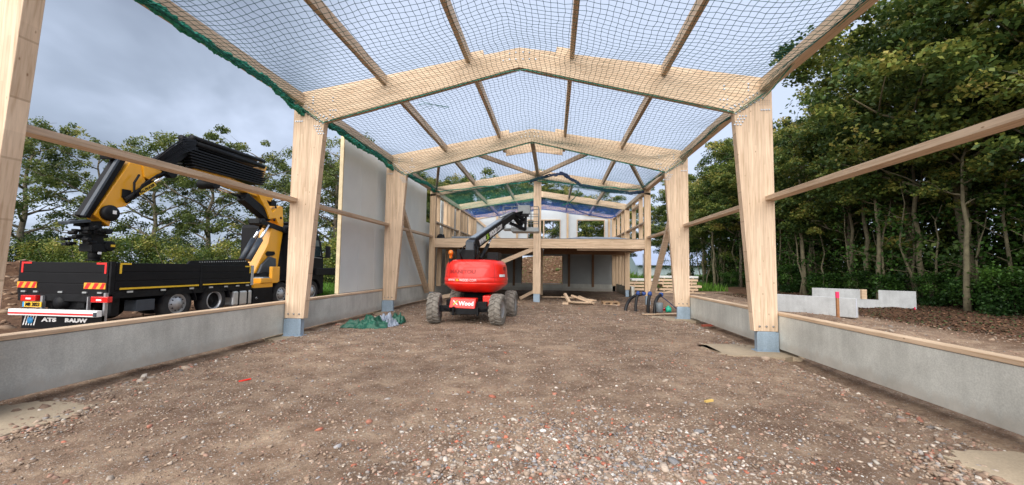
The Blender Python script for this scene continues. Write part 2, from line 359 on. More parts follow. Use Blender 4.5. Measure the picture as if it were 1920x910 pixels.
# ------------------------------------------------------------------ ground
def fbm(x, y, seed, sc0, oct=4):
    r = np.random.RandomState(seed); o = np.zeros_like(x); a = 1
    for k in range(oct):
        for j in range(5):
            th = r.uniform(0, 2*np.pi); f = sc0*2**k*r.uniform(.7, 1.4); ph = r.uniform(0, 6.3)
            o += a*np.sin((x*np.cos(th)+y*np.sin(th))*f+ph)/3
        a *= .5
    return o
def sstep(a, b, x): t = np.clip((x-a)/(b-a), 0, 1); return t*t*(3-2*t)
def gz(x, y):
    x = np.asarray(x, float); y = np.asarray(y, float)
    z = .012*fbm(x, y, 1, 1.7, 4)+.02*fbm(x, y, 5, .35, 2)
    inside = (np.abs(x) < 5.6)
    z = np.where(inside, z-.04*sstep(5.6, 4.6, np.abs(x))*0, z)
    # shallow trench line along both plinths
    for s in (-1, 1): z -= .07*np.exp(-((x-s*5.2)/.22)**2)*(y < 20)
    # outside left: heap of loam behind the truck tail, dropping ground
    z += 1.55*np.exp(-(((x+19.5)/3.2)**2+((y-13.5)/3.0)**2))*(1+.25*fbm(x, y, 9, 1.6, 3)) - .1*sstep(-6.5, -9, x)*(y < 25)
    # right: spoil bank under the trees
    b = 13.2+.10*(y-14)+.5*np.sin(y*.5)
    z += (.15+.05*fbm(x, y, 11, 2.3, 4))*np.exp(-((x-b-1.2)/1.5)**2)*sstep(5, 9, y)
    z += .35*sstep(b+1, b+6, x)*(x > 0)
    z += .12*np.exp(-((x-9.6-.02*y)/1.1)**2)*fbm(x, y, 13, 1.9, 3)*(x > 6)
    # spoil heap behind the building
    z += 3.6*np.exp(-(((x-3.0)/5.0)**2+((y-42)/4.5)**2))*(1+.10*fbm(x, y, 17, 1.3, 4))+1.6*np.exp(-(((x+4)/4)**2+((y-41)/3.5)**2))
    # shallow wheel ruts curving in from the lift
    for off in (-.95, .95):
        xc = -1.6+off+.055*(11.5-y)**2*.6*(y < 11.5)-.0*y
        z -= .028*np.exp(-((x-xc)/.20)**4)*(y < 12)*(y > 2)*(1+.5*np.sin(y*14))*.7
    for off in (-.85, .85):
        xc = 1.9+off+.9*np.sin((y-3)*.28); z -= .022*np.exp(-((x-xc)/.2)**4)*sstep(3, 5, y)*(y < 19)*(1+.4*np.sin(y*13))*.8
    # right rear pit edge at the pipes
    z -= .10*np.exp(-(((x-4.9)/.9)**2+((y-16.2)/1.8)**2))
    return z
def axis_pts(segs):
    o = []
    for a, b, st in segs: o += list(np.arange(a, b, st))
    return np.array(o+[segs[-1][1]])
gx = axis_pts([(-900, -300, 150), (-300, -60, 20), (-60, -24, 2.5), (-24, -7, .25), (-7, 7, .09), (7, 22, .2), (22, 60, 2), (60, 300, 20), (300, 900, 150)])
gy = axis_pts([(-400, -40, 60), (-40, -2, 3), (-2, 12, .09), (12, 22, .14), (22, 50, .4), (50, 120, 4), (120, 400, 30), (400, 1500, 200)])
GX, GY = np.meshgrid(gx, gy); GZ = gz(GX, GY)
GZ += np.where((np.abs(GX) < 7) & (GY < 22) & (GY > -2), np.random.RandomState(3).normal(0, .006, GX.shape), 0)
nx, ny = len(gx), len(gy)
idx = np.arange(nx*ny).reshape(ny, nx)
F = np.stack([idx[:-1, :-1], idx[:-1, 1:], idx[1:, 1:], idx[1:, :-1]], -1).reshape(-1, 4)
soil = np.zeros((ny, nx, 4)); soil[..., 3] = 1
nz = .5+.25*fbm(GX, GY, 21, .9, 4)
sR = sstep(11.0, 12.4, GX-.10*(GY-14)+.6*(nz-.5))*(GX > 0); sL = sstep(-7.5, -13, GX+2*(nz-.5))
sB = sstep(31.5, 33.5, GY+(nz-.5)); sP = np.exp(-(((GX-5.0)/1.2)**2+((GY-16)/2.4)**2))
soil[..., 0] = np.clip(np.maximum.reduce([sR, sL, sB, 1.2*sP*nz*1.6]), 0, 1)
gr = np.maximum.reduce([sstep(24, 30, GY)*sstep(-7, -9, GX), sstep(-24, -28, GX), sstep(50, 54, GY), sstep(26, 34, GX), sstep(36, 42, GY)*sstep(10, 12, GX)])
soil[..., 1] = np.clip(gr*(.6+nz*.8), 0, 1)
me = fastmesh('ground', np.stack([GX, GY, GZ], -1).reshape(-1, 3), F, True, ('soil', 'FLOAT_COLOR', 'POINT', soil.reshape(-1, 4)))
tag(link('ground', me, GROUND), kind='structure')

# ------------------------------------------------------------------ timber hall
hall = empty('timber_hall', (0, 3.4, 0), 'unfinished glulam timber hall frame with grey plinth walls and upper floor at the back', 'building')
FY = [3.41, 8.69, 13.97]; TH = .17
def topz(x): return 6.47-.17*abs(x)
def bolts(parent, pts, y, r=.018, name='bolt_cluster', mat=BOLT):
    mb = MB()
    for (x, z) in pts: mb.lathe([(0, 0.001), (0, r), (-.01, r), (-.014, r*.6), (-.014, .001)][1:], (x, y, z), 'Y', 8)
    for (x, z) in pts: mb.add([(x+r*.95*math.cos(k*math.pi/3), y-.012, z+r*.95*math.sin(k*math.pi/3)) for k in range(6)], [tuple(range(6))])
    return mb.build(name, mat, parent)
for k, y in enumerate(FY):
    for s in (-1, 1):
        c = MB().prism([(s*5.24, .4), (s*4.785, .4), (s*4.49, 4.91), (s*5.24, 5.36)], y, y+TH).build('column', WZ, hall, .006)
        sh = MB()
        sh.box(min(s*5.2, s*4.86), max(s*5.2, s*4.86), y+.012, y+TH-.012, .02, .399)
        sh.box(min(s*5.25, s*4.81), max(s*5.25, s*4.81), y-.03, y+TH+.03, 0, .022)
        sh.box(min(s*5.245, s*4.835), max(s*5.245, s*4.835), y-.012, y+.012, .022, .385)
        for xx in (5.12, 5.0, 4.9): sh.box(s*xx-.012, s*xx+.012, y-.028, y-.012, .022, .06)
        sh.build('column_shoe', GALV, c, .004)
        for xx in (5.15, 5.02, 4.89):
            MB().lathe([(0, .02), (-.012, .02), (-.018, .012), (-.018, .001)], (s*xx, y, .50), 'Y', 10).build('bolt', DBOLT, c)
        # zinc discs at the knee
        pts = [(5.05-.075*i-.0*j, 5.17-.045*i-.06*j) for i in range(8) for j in range(1)]
        pts += [(4.60-.035*j+.06*i, 4.80-.06*j) for i in range(3) for j in range(4)]
        pts += [(5.18-.05*i, 4.92-.02*j*0) for i in range(4) for j in range(1)]
        bolts(c, [(s*a, b) for a, b in pts], y)
        small = [(5.19-.05*i, 5.12-.045*j) for i in range(5) for j in range(3)]
        bolts(c, [(s*a, b) for a, b in small if b < 4.95+.55*(abs(a)-4.49)], y, .006, 'nail_holes', DBOLT)
        rf = MB()
        poly = [(s*4.49, 4.91), (0, 6.02), (0, 6.47), (s*.80, topz(.8)), (s*.82, topz(.82)+.12), (s*1.13, topz(1.13)+.12), (s*1.15, topz(1.15)), (s*5.24, topz(5.24)), (s*5.24, 5.36)]
        rf = rf.prism(poly, y, y+TH).build('rafter', WX, hall, .006)
        pts = [(4.95-.072*i, 5.28-.045*i) for i in range(9)]+[(4.36-.07*i, 5.16-.0*i) for i in range(3)]
        pts += [(4.62, 5.0), (4.5, 5.03), (4.42, 4.98), (4.35, 5.05), (4.28, 5.0)]+[(4.78, 5.48-.07*i) for i in range(3)]+[(4.3, 5.38), (4.3, 5.46)]
        bolts(rf, [(s*a, b) for a, b in pts], y)
        bolts(rf, [(s*a, b) for a, b in ((.08, 6.36), (.22, 6.34), (.08, 6.2), (.22, 6.2), (.36, 6.18))], y)
NY = FY+[19.25]
def purlin(x, z0, z1, ya_, yb_, w=.1, name='purlin', mat=None, dz=0):
    mb = MB(); v = [(x+i*w/2, yy, z) for yy, d_ in ((ya_, 0), (yb_, dz)) for i, z in ((-1, z0+d_), (1, z0+d_), (1, z1+d_), (-1, z1+d_))]
    mb.add(v, [(0, 1, 2, 3), (7, 6, 5, 4), (0, 4, 5, 1), (1, 5, 6, 2), (2, 6, 7, 3), (3, 7, 4, 0)])
    return mb.build(name, mat or WY, hall, .004)
for i in (0, 1):
    ya_, yb_ = NY[i]+TH, NY[i+1]
    for s in (-1, 1):
        purlin(s*3.08, 5.72, 5.94, ya_, yb_); purlin(s*1.15, 6.17, 6.40, ya_, yb_)
        purlin(s*5.10, 5.33, 5.56, ya_, yb_, .2, 'eave_purlin')
ya_, yb_ = FY[2]+TH, 19.25
for s in (-1, 1):
    purlin(s*3.08, 5.72, 5.94, ya_, yb_, dz=-.13); purlin(s*1.15, 6.10, 6.36, ya_, 15.6)
    purlin(s*5.10, 5.28, 5.5, ya_, yb_, .2, 'eave_purlin')
    MB().bar((s*3.35, ya_, 5.36), (s*4.95, yb_, 5.36), .1, .16).build('roof_brace', WY, hall, .004)
    MB().bar((s*2.1, ya_, 5.70), (s*.1, yb_, 6.06), .1, .16).build('roof_brace', WY, hall, .004)
    MB().prism([(s*1.10, 5.96), (0, 6.12), (0, 6.47), (s*1.10, 6.30)], 15.55, 15.60).build('gable_board', WXs, hall)
purlin(0, 6.02, 6.22, ya_, yb_, .14, 'ridge_purlin')
# wall rails, plinths
for i in range(3):
    for s in (-1, 1):
        a, b = NY[i]+TH, NY[i+1]
        MB().box(*sorted((s*5.06, s*5.27)), a, b, 3.035, 3.125).build('wall_rail', WY, hall, .004)
        if s == 1 and i == 2: continue
        a = NY[i]+TH if i else 1.9
        if i == 0: a = 3.2
        b = NY[i+1]+ (TH/2)
        if i: a = NY[i]+TH/2+.01
        pw = MB().box(*sorted((s*5.262, s*5.46)), a, b, .06, .715).build('plinth_wall', CON, hall, .006)
        MB().box(*sorted((s*5.25, s*5.44)), a+.002, b-.002, .722, .775).build('cap_board', WC, pw, .003)
        MB().box(*sorted((s*5.30, s*5.40)), a+.002, b-.002, .6, .722+.001).build('seal_strip', MEMB, pw)
# wall panels on the left
def panel(x0, x1, y0, y1, z0, z1, n, mat=PANEL):
    w_ = (y1-y0)/n
    for k in range(n):
        p = MB().box(x0, x1, y0+k*w_+.004, y0+(k+1)*w_-.004, z0, z1).build('wall_panel', mat, hall, .006)
panel(-5.56, -5.47, 11.42, 19.4, .78, 5.45, 7)
MB().box(-5.57, -5.46, 11.37, 11.415, .78, 5.46).build('panel_edge_strip', FOAM, hall)
MB().box(-5.55, -5.48, 11.42, 19.4, .765, 5.4).build('panel_joint_backing', PANELD, hall)
# frame three, with centre post and upper floor
Y3 = 19.25; Y4 = 24.53; Y5 = 29.81
def topb(x): return 6.28-.16*abs(x)
for s in (-1, 1):
    for y, z0 in ((Y3, .4), (Y4, .4), (Y5, .4)):
        c = MB().box(*sorted((s*4.96, s*5.24)), y, y+.2, z0, 5.16).build('column', WZt, hall, .005)
        MB().box(*sorted((s*5.0, s*5.2)), y+.02, y+.18, 0, .399).build('column_shoe', GALV, c, .004)
    for y, dp in ((Y3, .40), (Y4, .36), (Y5, .30)):
        MB().prism([(s*5.24, topb(5.24)-dp), (0, topb(0)-dp), (0, topb(0)), (s*5.24, topb(5.24))], y, y+.16).build('rafter', WX, hall, .005)
    for a, b in ((Y3+.16, Y4), (Y4+.16, Y5)):
        purlin(s*3.35, 5.50, 5.70, a, b); purlin(s*1.68, 5.78, 5.98, a, b)
        purlin(s*5.12, 5.20, 5.40, a, b, .2, 'eave_purlin')
    # tall studs of the side wall
    for y in ((20.3, 21.7, 22.5, 23.3, 25.4, 26.2, 27.0, 28.2, 28.9) if s < 0 else (20.9, 22.7, 26.3, 28.0)):
        MB().box(*sorted((s*5.04, s*5.24)), y, y+.09, 3.06, 5.199).build('wall_stud', WZt, hall, .003)
    for y in ((20.6, 22.3, 26.0, 27.6) if s < 0 else (25.8, 27.2, 28.6)):
        c = MB().box(*sorted((s*5.0, s*5.24)), y, y+.12, .6, 2.55).build('wall_stud', WZt, hall, .003)
    MB().box(*sorted((s*5.02, s*5.24)), Y3+.2, Y4, 3.80, 3.87).build('window_sill_rail', WY, hall, .003)
    MB().box(*sorted((s*5.02, s*5.24)), Y4+.2, Y5, 3.80, 3.87).build('window_sill_rail', WY, hall, .003)
    MB().box(*sorted((s*5.0, s*5.24)), Y3+.2, Y4, 2.56, 2.95).build('edge_beam', WY, hall, .003)
    MB().box(*sorted((s*5.0, s*5.24)), Y4+.2, Y5, 2.56, 2.95).build('edge_beam', WY, hall, .003)
    MB().box(*sorted((s*5.27, s*5.44)), (Y3+.1 if s < 0 else Y4-.3), Y5+.2, .0, .6).build('plinth_wall', CON, hall, .005)
    MB().bar((s*5.13, 14.25, 4.85), (s*5.13, 18.75, .42), .16, .2, up=(1, 0, 0)).build('wall_brace', WY, hall, .004)
MB().box(4.3, 4.96, 20.95, 21.03, 4.75, 4.85)
MB().box(5.03, 5.24, 21.0, 22.7, 4.83, 4.93).build('window_header', WY, hall, .003)
panel(-5.56, -5.47, Y3+.16, 22.0, .62, 3.8, 2); panel(-5.56, -5.47, 22.0, 27.1, .62, 5.3, 5); panel(-5.56, -5.47, 27.9, Y5, .62, 5.3, 2)
post = MB().box(-.18, .18, Y3-.05, Y3+.16, .4, 5.86).build('centre_post', WZ, hall, .006)
MB().box(-.15, .15, Y3-.03, Y3+.14, 0, .399).build('column_shoe', GALV, post, .004)
for s in (-1, 1):
    MB().box(*sorted((s*.182, s*4.958)), Y3, Y3+.2, 2.55, 2.985).build('floor_beam', WXs, hall, .005)
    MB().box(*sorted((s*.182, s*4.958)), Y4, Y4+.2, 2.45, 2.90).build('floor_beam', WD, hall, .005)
c = MB().box(-.15, .15, Y4, Y4+.2, 0, 2.9).build('centre_post', WZt, hall)
MB().box(1.9, 4.9, Y3+.35, Y3+.55, 2.47, 2.545).build('ledger_board', WXs, hall)
for k in range(13):
    x = -4.7+k*.78
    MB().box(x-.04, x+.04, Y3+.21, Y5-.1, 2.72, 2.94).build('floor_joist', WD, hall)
MB().box(-4.95, 4.95, Y3+.02, Y5-.05, 2.99, 3.012).build('floor_deck', MEMB, hall)
MB().bar((-.19, Y3+.08, 2.50), (-2.9, Y3+.08, 1.35), .12, .2, up=(0, 0, 1)).build('knee_brace', WXs, hall, .004)
# rear wall
MB().box(-5.2, 5.2, Y5+.02, Y5+.2, -.05, .50).build('plinth_wall', CON, hall)
rw = [(-5.2, -1.5, .5, 2.95), (1.4, 5.2, .5, 2.95), (-1.5, 1.4, 2.5, 2.95)]
for a, b, z0, z1 in rw: MB().box(a, b, Y5+.06, Y5+.14, z0, z1).build('rear_wall_panel', INNERW, hall)
# upper rear wall with window openings
mb_cols = [(-5.2, -1.1), (-.0, .1), (1.22, 2.5), (4.4, 5.2)]
for a, b in mb_cols:
    MB().prism([(a, 2.96), (b, 2.96), (b, topb(b)-.31), (a, topb(a)-.31)], Y5+.06, Y5+.12).build('gable_panel', UPW, hall)
for a, b in ((-1.1, 0), (.1, 1.22), (2.5, 4.4)):
    MB().prism([(a, 5.08), (b, 5.08), (b, topb(b)-.31), (a, topb(a)-.31)], Y5+.06, Y5+.12).build('gable_panel', UPW, hall)
    MB().box(a, b, Y5+.06, Y5+.12, 2.96, 3.8).build('gable_panel', UPW, hall)
    fr = MB(); fr.box(a-.05, a, Y5-.04, Y5+.13, 3.75, 5.1); fr.box(b, b+.05, Y5-.04, Y5+.13, 3.75, 5.1); fr.box(a-.05, b+.05, Y5-.041, Y5+.131, 5.1, 5.17); fr.box(a-.05, b+.05, Y5-.041, Y5+.131, 3.7, 3.75)
    fr.build('window_frame', WXs, hall)
for x in (1.78, -1.9, -3.4, 4.75): MB().box(x-.07, x+.07, Y5-.1, Y5+.055, 3.02, topb(x)-.32).build('wall_stud', WZt, hall)
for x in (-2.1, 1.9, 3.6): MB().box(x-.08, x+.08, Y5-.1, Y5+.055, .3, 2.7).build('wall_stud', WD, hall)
MB().bar((-4.9, Y5-.05, 5.15), (-3.0, Y5-.05, 3.6), .08, .16, up=(0, 0, 1)).build('gable_brace', WXs, hall)
fr = MB(); fr.box(-1.56, -1.5, Y5-.0, Y5+.16, .45, 2.5); fr.box(1.4, 1.46, Y5-.0, Y5+.16, .45, 2.5); fr.box(-1.56, 1.46, Y5-.001, Y5+.161, .42, .45); fr.build('window_frame', WXs, hall)

# concrete footings under the columns
for k, y in enumerate(FY[:3]):
    for s in (-1, 1):
        o = MB()
        n = 14; c = (s*(4.75), y+.1); pts = []
        rr_ = random.Random(k*7+s)
        n = 44
        for q in range(n):
            a = 2*math.pi*q/n; ca, sa = math.cos(a), math.sin(a)
            ex = (.85 if k else .58)*np.sign(ca)*abs(ca)**.45; ey = (.62 if k else .75)*np.sign(sa)*abs(sa)**.45
            pts.append((c[0]+ex*rr_.uniform(.8, 1.06), c[1]+ey*rr_.uniform(.85, 1.1)))
        o.prism(pts, -.35, .004, 'Z').build('footing', SCREED, hall, .01)

# ------------------------------------------------------------------ safety nets
def net_z(x, y):
    ax = np.abs(x)
    under = 5.99-.247*ax
    knee = 4.86+(ax-4.52)*.62
    zf = np.where(ax < 4.52, under, knee)-.035
    fy = np.array([3.41, 8.69, 13.97, 19.25])+.08
    d_ = np.min(np.abs(y[..., None]-fy), -1)
    sag = .16*(1-np.cos(np.clip(d_/2.64, 0, 1)*np.pi))/2*2
    lift = .30*sstep(3.4, 5.0, ax)*sstep(0, 1.6, d_)
    zf = zf-sag*(.35+.65*np.cos(np.clip(ax/5.1, 0, 1)*np.pi/2))+lift
    end = sstep(14.5, 19.2, y)
    zf = zf-end*.2*np.clip(1-ax/5, 0, 1)+end*.18*sstep(2, 4.8, ax)
    return zf
def netmesh(fn, u0_, u1_, v0, v1, st, r, seed, jit=.006):
    us = np.arange(u0_, u1_+1e-6, st); vs_ = np.arange(v0, v1+1e-6, st)
    U, Vv = np.meshgrid(us, vs_)
    rs = np.random.RandomState(seed)
    X = U+.02*np.sin(Vv*2.1+U*.8)+.015*np.sin(Vv*5.3+U*2.2)+rs.normal(0, jit, U.shape)
    Y = Vv+.03*np.sin(U*1.7+Vv*.6)+.02*np.sin(U*4.1+Vv)+rs.normal(0, jit, U.shape)
    Z = fn(X, Y)+.012*np.sin(X*3.1+Y*2.7)+rs.normal(0, .003, U.shape)
    P = np.stack([X, Y, Z], -1); Vs = []; Fs = []; base = 0
    ang = [0, 2*np.pi/3, 4*np.pi/3]
    for ax_ in (0, 1):
        Q = P if ax_ == 0 else P.transpose(1, 0, 2)
        a, b = Q.shape[:2]
        if ax_ == 0: e1 = np.array([0, 1., 0])
        else: e1 = np.array([1., 0, 0])
        e2 = np.array([0, 0, 1.])
        ring = np.stack([Q+(e1*math.cos(t)+e2*math.sin(t))*r for t in ang], 2)   # a,b,3,3
        id_ = base+np.arange(a*b*3).reshape(a, b, 3); base += a*b*3
        for t in range(3):
            t2 = (t+1) % 3
            Fs.append(np.stack([id_[:, :-1, t], id_[:, 1:, t], id_[:, 1:, t2], id_[:, :-1, t2]], -1).reshape(-1, 4))
        Vs.append(ring.reshape(-1, 3))
    return np.concatenate(Vs), np.concatenate(Fs)
net = empty('safety_net', (0, 3.4, 5), 'green safety net of fine square mesh slung under the whole near roof', 'net')
V, F = netmesh(net_z, -5.0, 5.04, 3.45, 19.2, .1, .0040, 1)
V = V-np.array([0, 3.4, 5]); link('mesh', fastmesh('mesh', V, F), NETG, net)
def bundle(mb, pts, r, strands=5, seed=0, step=.05, wig=.5):
    rs = random.Random(seed); pts = [Vector(p) for p in pts]
    L_ = []
    for a, b in zip(pts[:-1], pts[1:]):
        n = max(2, int((b-a).length/step)); L_ += [a.lerp(b, i/n) for i in range(n)]
    L_.append(pts[-1])
    for k in range(strands):
        ph = rs.uniform(0, 6.3); fq = rs.uniform(.25, .6); ph2 = rs.uniform(0, 6.3)
        q = [p+Vector((math.cos(i*fq+ph)*r*wig*rs.uniform(.5, 1.2), 0, math.sin(i*fq+ph2)*r*wig*rs.uniform(.5, 1.3))) for i, p in enumerate(L_)]
        mb.tube(q, [r*rs.uniform(.25, .6) for _ in q], 5, False, False)
zz = lambda x, y: float(net_z(np.array([x]), np.array([y]))[0])
mb = MB(); 
pl = [(-5.02, y, zz(-5.0, y)-.02-.10*abs(math.sin((y-8.7)/5.28*math.pi))*(y > 8.7)) for y in np.arange(3.45, 19.3, .44)]
bundle(mb, pl, .06, 11, 3, .035, .8); mb.build('gathered_edge', NETD, net)
mb = MB(); bundle(mb, [(5.06, y, zz(5.04, y)) for y in np.arange(3.45, 19.3, .44)], .016, 3, 4); mb.build('edge_rope', NETD, net)
mb = MB()
for y in FY[1:]:
    pass
    mb = MB(); bundle(mb, [(s*(4.5+.06*k), y-.02, 4.87+.04*k) for s in (-1,) for k in range(10, -1, -1)]+[(x, y-.015, 5.985-.247*abs(x)) for x in np.linspace(-4.5, 4.5, 30)]+[((4.5+.06*k), y-.02, 4.87+.04*k) for k in range(11)], .013, 2, int(y)+4); mb.build('tie_rope', NETD, net)
mb = MB()
bundle(mb, [(x, 19.15, 5.74-.1*abs(x)-.02*math.sin(x*5)) for x in np.linspace(-4.9, 4.9, 40)], .03, 4, 8)
mb.build('tie_rope', NETD, net)
mb = MB()                                                   # knotted tufts where two nets are laced
for (x, y, z) in ((-2.0, 8.9, 5.32), (2.1, 14.0, 5.4), (-1.9, 17.0, 5.5)):
    mb = MB()
    for k in range(9): a = random.uniform(0, 6.3); mb.tube([(x, y, z), (x+.22*math.cos(a), y+.2*math.sin(a), z-.02), (x+.38*math.cos(a), y+.3*math.sin(a), z-.1*random.random())], .004, 3, False)
    mb.build('lacing', NETD, net)

net2 = empty('safety_net', (0, 19.3, 5), 'dense bright green net over the far bays left of the centre post', 'net')
V, F = netmesh(lambda x, y: 5.72-.12*np.abs(x)-.08*np.sin((y-19.3)*.6), -4.9, -.1, 19.45, 24.4, .08, .0028, 5)
V = V-np.array([0, 19.3, 5]); link('mesh', fastmesh('mesh', V, F), NETD, net2)
net4 = empty('safety_net', (2.5, 19.3, 5), 'thin pale green net right of the centre post over the upper floor', 'net')
V, F = netmesh(lambda x, y: 5.70-.12*np.abs(x)-.10*np.sin((y-19.3)*.6), .2, 4.9, 19.45, 24.4, .1, .0026, 15)
V = V-np.array([2.5, 19.3, 5]); link('mesh', fastmesh('mesh', V, F), NETG, net4)
net3 = empty('debris_net', (0, 24.7, 5), 'bright blue net strung below the farthest roof bay', 'net')
V, F = netmesh(lambda x, y: 5.86-.13*np.abs(x)-.06*np.sin((y-24.7)*.6)+.03*np.sin(x*2.3), -4.9, 4.9, 24.75, 29.6, .06, .0031, 6)
V = V-np.array([0, 24.7, 5]); link('mesh', fastmesh('mesh', V, F), NETB, net3)
mb = MB(); bundle(mb, [(1.7, 24.4, 5.5), (2.1, 25, 5.2), (3.0, 26, 5.0), (4.4, 27, 4.95), (4.9, 27.2, 5.1)], .04, 5, 9); mb.build('hanging_fold', NETB, net3)
nv = MB(); bundle(nv, [(-.3, 19.0, 5.72), (.5, 18.6, 5.85), (1.15, 18.5, 5.95), (2.0, 18.8, 5.45), (3.3, 19.0, 5.22), (4.4, 19.1, 5.12), (4.9, 19.15, 5.2)], .055, 8, 11, wig=1.0)
o = nv.build('net_roll', NAVY); tag(o, 'dark navy rolled net sagging right of the centre post', 'net')
nv = MB(); bundle(nv, [(1.95, 19.6, 5.45), (1.9, 20, 5.2), (1.6, 21, 5.0), (1.2, 21.6, 4.95)], .03, 4, 12)
tag(nv.build('net_roll', NETD), 'short green twisted net end dangling above the far upper floor', 'net')

# ------------------------------------------------------------------ sheeting and boards on the upper floor
def crumple(name, x0, x1, y0, y1, z0, h, seed, mat, nx_=40, ny_=20, label=None, cat='sheet', parent=None, edge=.12, freq=7, outline=None):
    xs = np.linspace(0, 1, nx_); ys = np.linspace(0, 1, ny_); U, Vv = np.meshgrid(xs, ys)
    X = x0+(x1-x0)*U+edge*fbm(U*3, Vv*3, seed, 2, 2)*.3; Y = y0+(y1-y0)*Vv+edge*fbm(U*3, Vv*3, seed+1, 2, 2)*.3
    env = np.minimum(1, 6*np.minimum.reduce([U, 1-U, Vv, 1-Vv]))
    rdg = 1-np.abs(fbm(U*freq*.35, Vv*freq*.25, seed+2, 2.2, 3))
    Z = z0+h*env*np.clip(.35+.65*rdg, .02, 1.5)
    id_ = np.arange(nx_*ny_).reshape(ny_, nx_)
    Fq = np.stack([id_[:-1, :-1], id_[:-1, 1:], id_[1:, 1:], id_[1:, :-1]], -1).reshape(-1, 4)
    c = np.array([(x0+x1)/2, (y0+y1)/2, z0])
    og = np.array(origin(parent)) if parent else np.zeros(3)
    me = fastmesh(name, np.stack([X, Y, Z], -1).reshape(-1, 3)-(c if not parent else og), Fq, False)
    o = link(name, me, mat, parent, None if parent else c)
    s_ = o.modifiers.new('thickness', 'SOLIDIFY'); s_.thickness = .006
    if label: tag(o, label, cat)
    return o
crumple('roofing_sheet', 1.3, 4.9, 19.35, 21.6, 3.02, .13, 3, MEMG, 70, 30, 'slack grey sheeting spread over the upper floor right of the centre post')
MB_ = MB(); MB_.box(-4.2, -2.9, 19.5, 21.5, 3.02, 3.10); tag(MB_.build('board_stack', MEMG), 'low grey board stack on the upper floor left of the lift boom', 'boards')
crumple('bag_heap', -4.95, -4.62, 19.5, 19.9, 3.02, .22, 8, BLK, 18, 18, 'small black bag heap on the upper floor beside the left column')

# ------------------------------------------------------------------ boom lift
lift = empty('boom_lift', (-1.62, 12.4, 0), 'red and black wheeled boom lift with its basket raised beside the centre post', 'boom lift')
LC = (-1.60, 12.62)
def body_pt(a, k, off=0):
    """a: angle around, k: plan scale"""
    ca, sa = math.cos(a), math.sin(a); n = 2/2.9
    return (LC[0]+(.95*k+off)*math.copysign(abs(ca)**n, ca), LC[1]+(.98*k+off)*math.copysign(abs(sa)**n, sa))
prof = [(.86, .55), (.86, .66), (.93, .80), (1.06, .965), (1.12, 1.0), (1.135, 1.0), (1.15, .982), (1.165, 1.0), (1.28, 1.0), (1.30, .985), (1.315, .985), (1.50, .975), (1.66, .945), (1.75, .90), (1.80, .83), (1.83, .70), (1.84, .4)]
def kz(z):
    for (z0, k0), (z1, k1) in zip(prof[1:], prof[2:]):
        if z0 <= z <= z1: return k0+(k1-k0)*(z-z0)/(z1-z0)
    return 1
n = 72; V = []; F = []
for z, k in prof:
    for i in range(n): x_, y_ = body_pt(2*math.pi*i/n, k); V.append((x_, y_, z+ .02*(x_-LC[0])*0))
for j in range(len(prof)-1): F += [(j*n+i, j*n+(i+1) % n, (j+1)*n+(i+1) % n, (j+1)*n+i) for i in range(n)]
F += [tuple(range(n-1, -1, -1)), tuple((len(prof)-1)*n+i for i in range(n))]
mb = MB(); mb.add(V, F, True); body = mb.build('turret_cover', RED, lift)
def on_body(x_, z_, off):
    """front surface point for world x"""
    k = kz(z_); t = max(-.999, min(.999, (x_-LC[0])/(.95*k)))
    y_ = LC[1]-.98*k*(1-abs(t)**2.9)**(1/2.9)
    nv_ = Vector(((x_-LC[0])*abs(t)**.9, y_-LC[1], 0)).normalized()
    return (x_+nv_.x*off, y_+nv_.y*off, z_)
def body_text(name, s, x0, x1, z0, size, mat, off, bold, dy=0):
    Vt, Ft = text_geo(s, size, bold, .001)
    w_ = max(v.x for v in Vt); k = (x1-x0)/w_
    return MB().add([on_body(x0+v.x*k, z0+v.y+dy*(x0+v.x*k-x0), off+v.z*2) for v in Vt], Ft).build(name, mat, body)
body_text('lettering', 'WWW.', -2.30, -2.055, 1.19, .10, WHT, .008, .0)
body_text('lettering', 'X-', -2.04, -1.945, 1.19, .10, YPR, .008, .02)
body_text('lettering', 'WOOD', -1.935, -1.665, 1.19, .10, WHT, .008, .02)
body_text('lettering', '.COM', -1.655, -1.44, 1.19, .10, WHT, .008, .0)
body_text('embossed_lettering', 'MANITOU', -2.24, -1.46, 1.42, .15, DRED, .004, .05)
mb = MB()                                                    # white label on the right flank
for a0 in range(6):
    pass
ang = [R(-38+i*5) for i in range(6)]
v = []
for a_ in ang:
    for z in (1.325, 1.40): x_, y_ = body_pt(a_, kz(z), .006); v.append((x_, y_, z))
mb.add(v, [(2*i, 2*i+2, 2*i+3, 2*i+1) for i in range(5)]); mb.build('white_label', WHT, body)
mb = MB()                                                    # door seams
for a_ in (R(-52), R(-128)):
    mb.tube([(*body_pt(a_, kz(z), .001), z) for z in (1.17, 1.28, 1.32, 1.5, 1.66, 1.75, 1.8)], .006, 4, False)
mb.build('cover_seam', DRED, body)
mb = MB()
for z_ in (1.148, 1.308): mb.tube([(*body_pt(2*math.pi*i/60, kz(z_), .002), z_) for i in range(61)], .0045, 4, False, False)
mb.build('moulding_groove', DRED, body)
mb = MB()
for k_ in range(4): mb.tube([(*body_pt(R(-20+i*4), kz(1.56), .004), 1.52+.03*k_) for i in range(5)], .006, 4, True)
mb.build('vent_slots', BLKM, body)
mb = MB(); mb.tube([(-1.95, 12.0, 1.82), (-1.98, 11.85, 2.0), (-1.9, 11.95, 2.2), (-1.8, 12.1, 2.3)], .02, 6); mb.build('hydraulic_hose', BLKM, lift)
mb = MB(); mb.tube([(-1.55, 11.98, 1.84), (-1.45, 11.9, 2.0), (-1.48, 12.05, 2.2), (-1.6, 12.2, 2.3)], .018, 6); mb.build('hydraulic_hose', BLKM, lift)
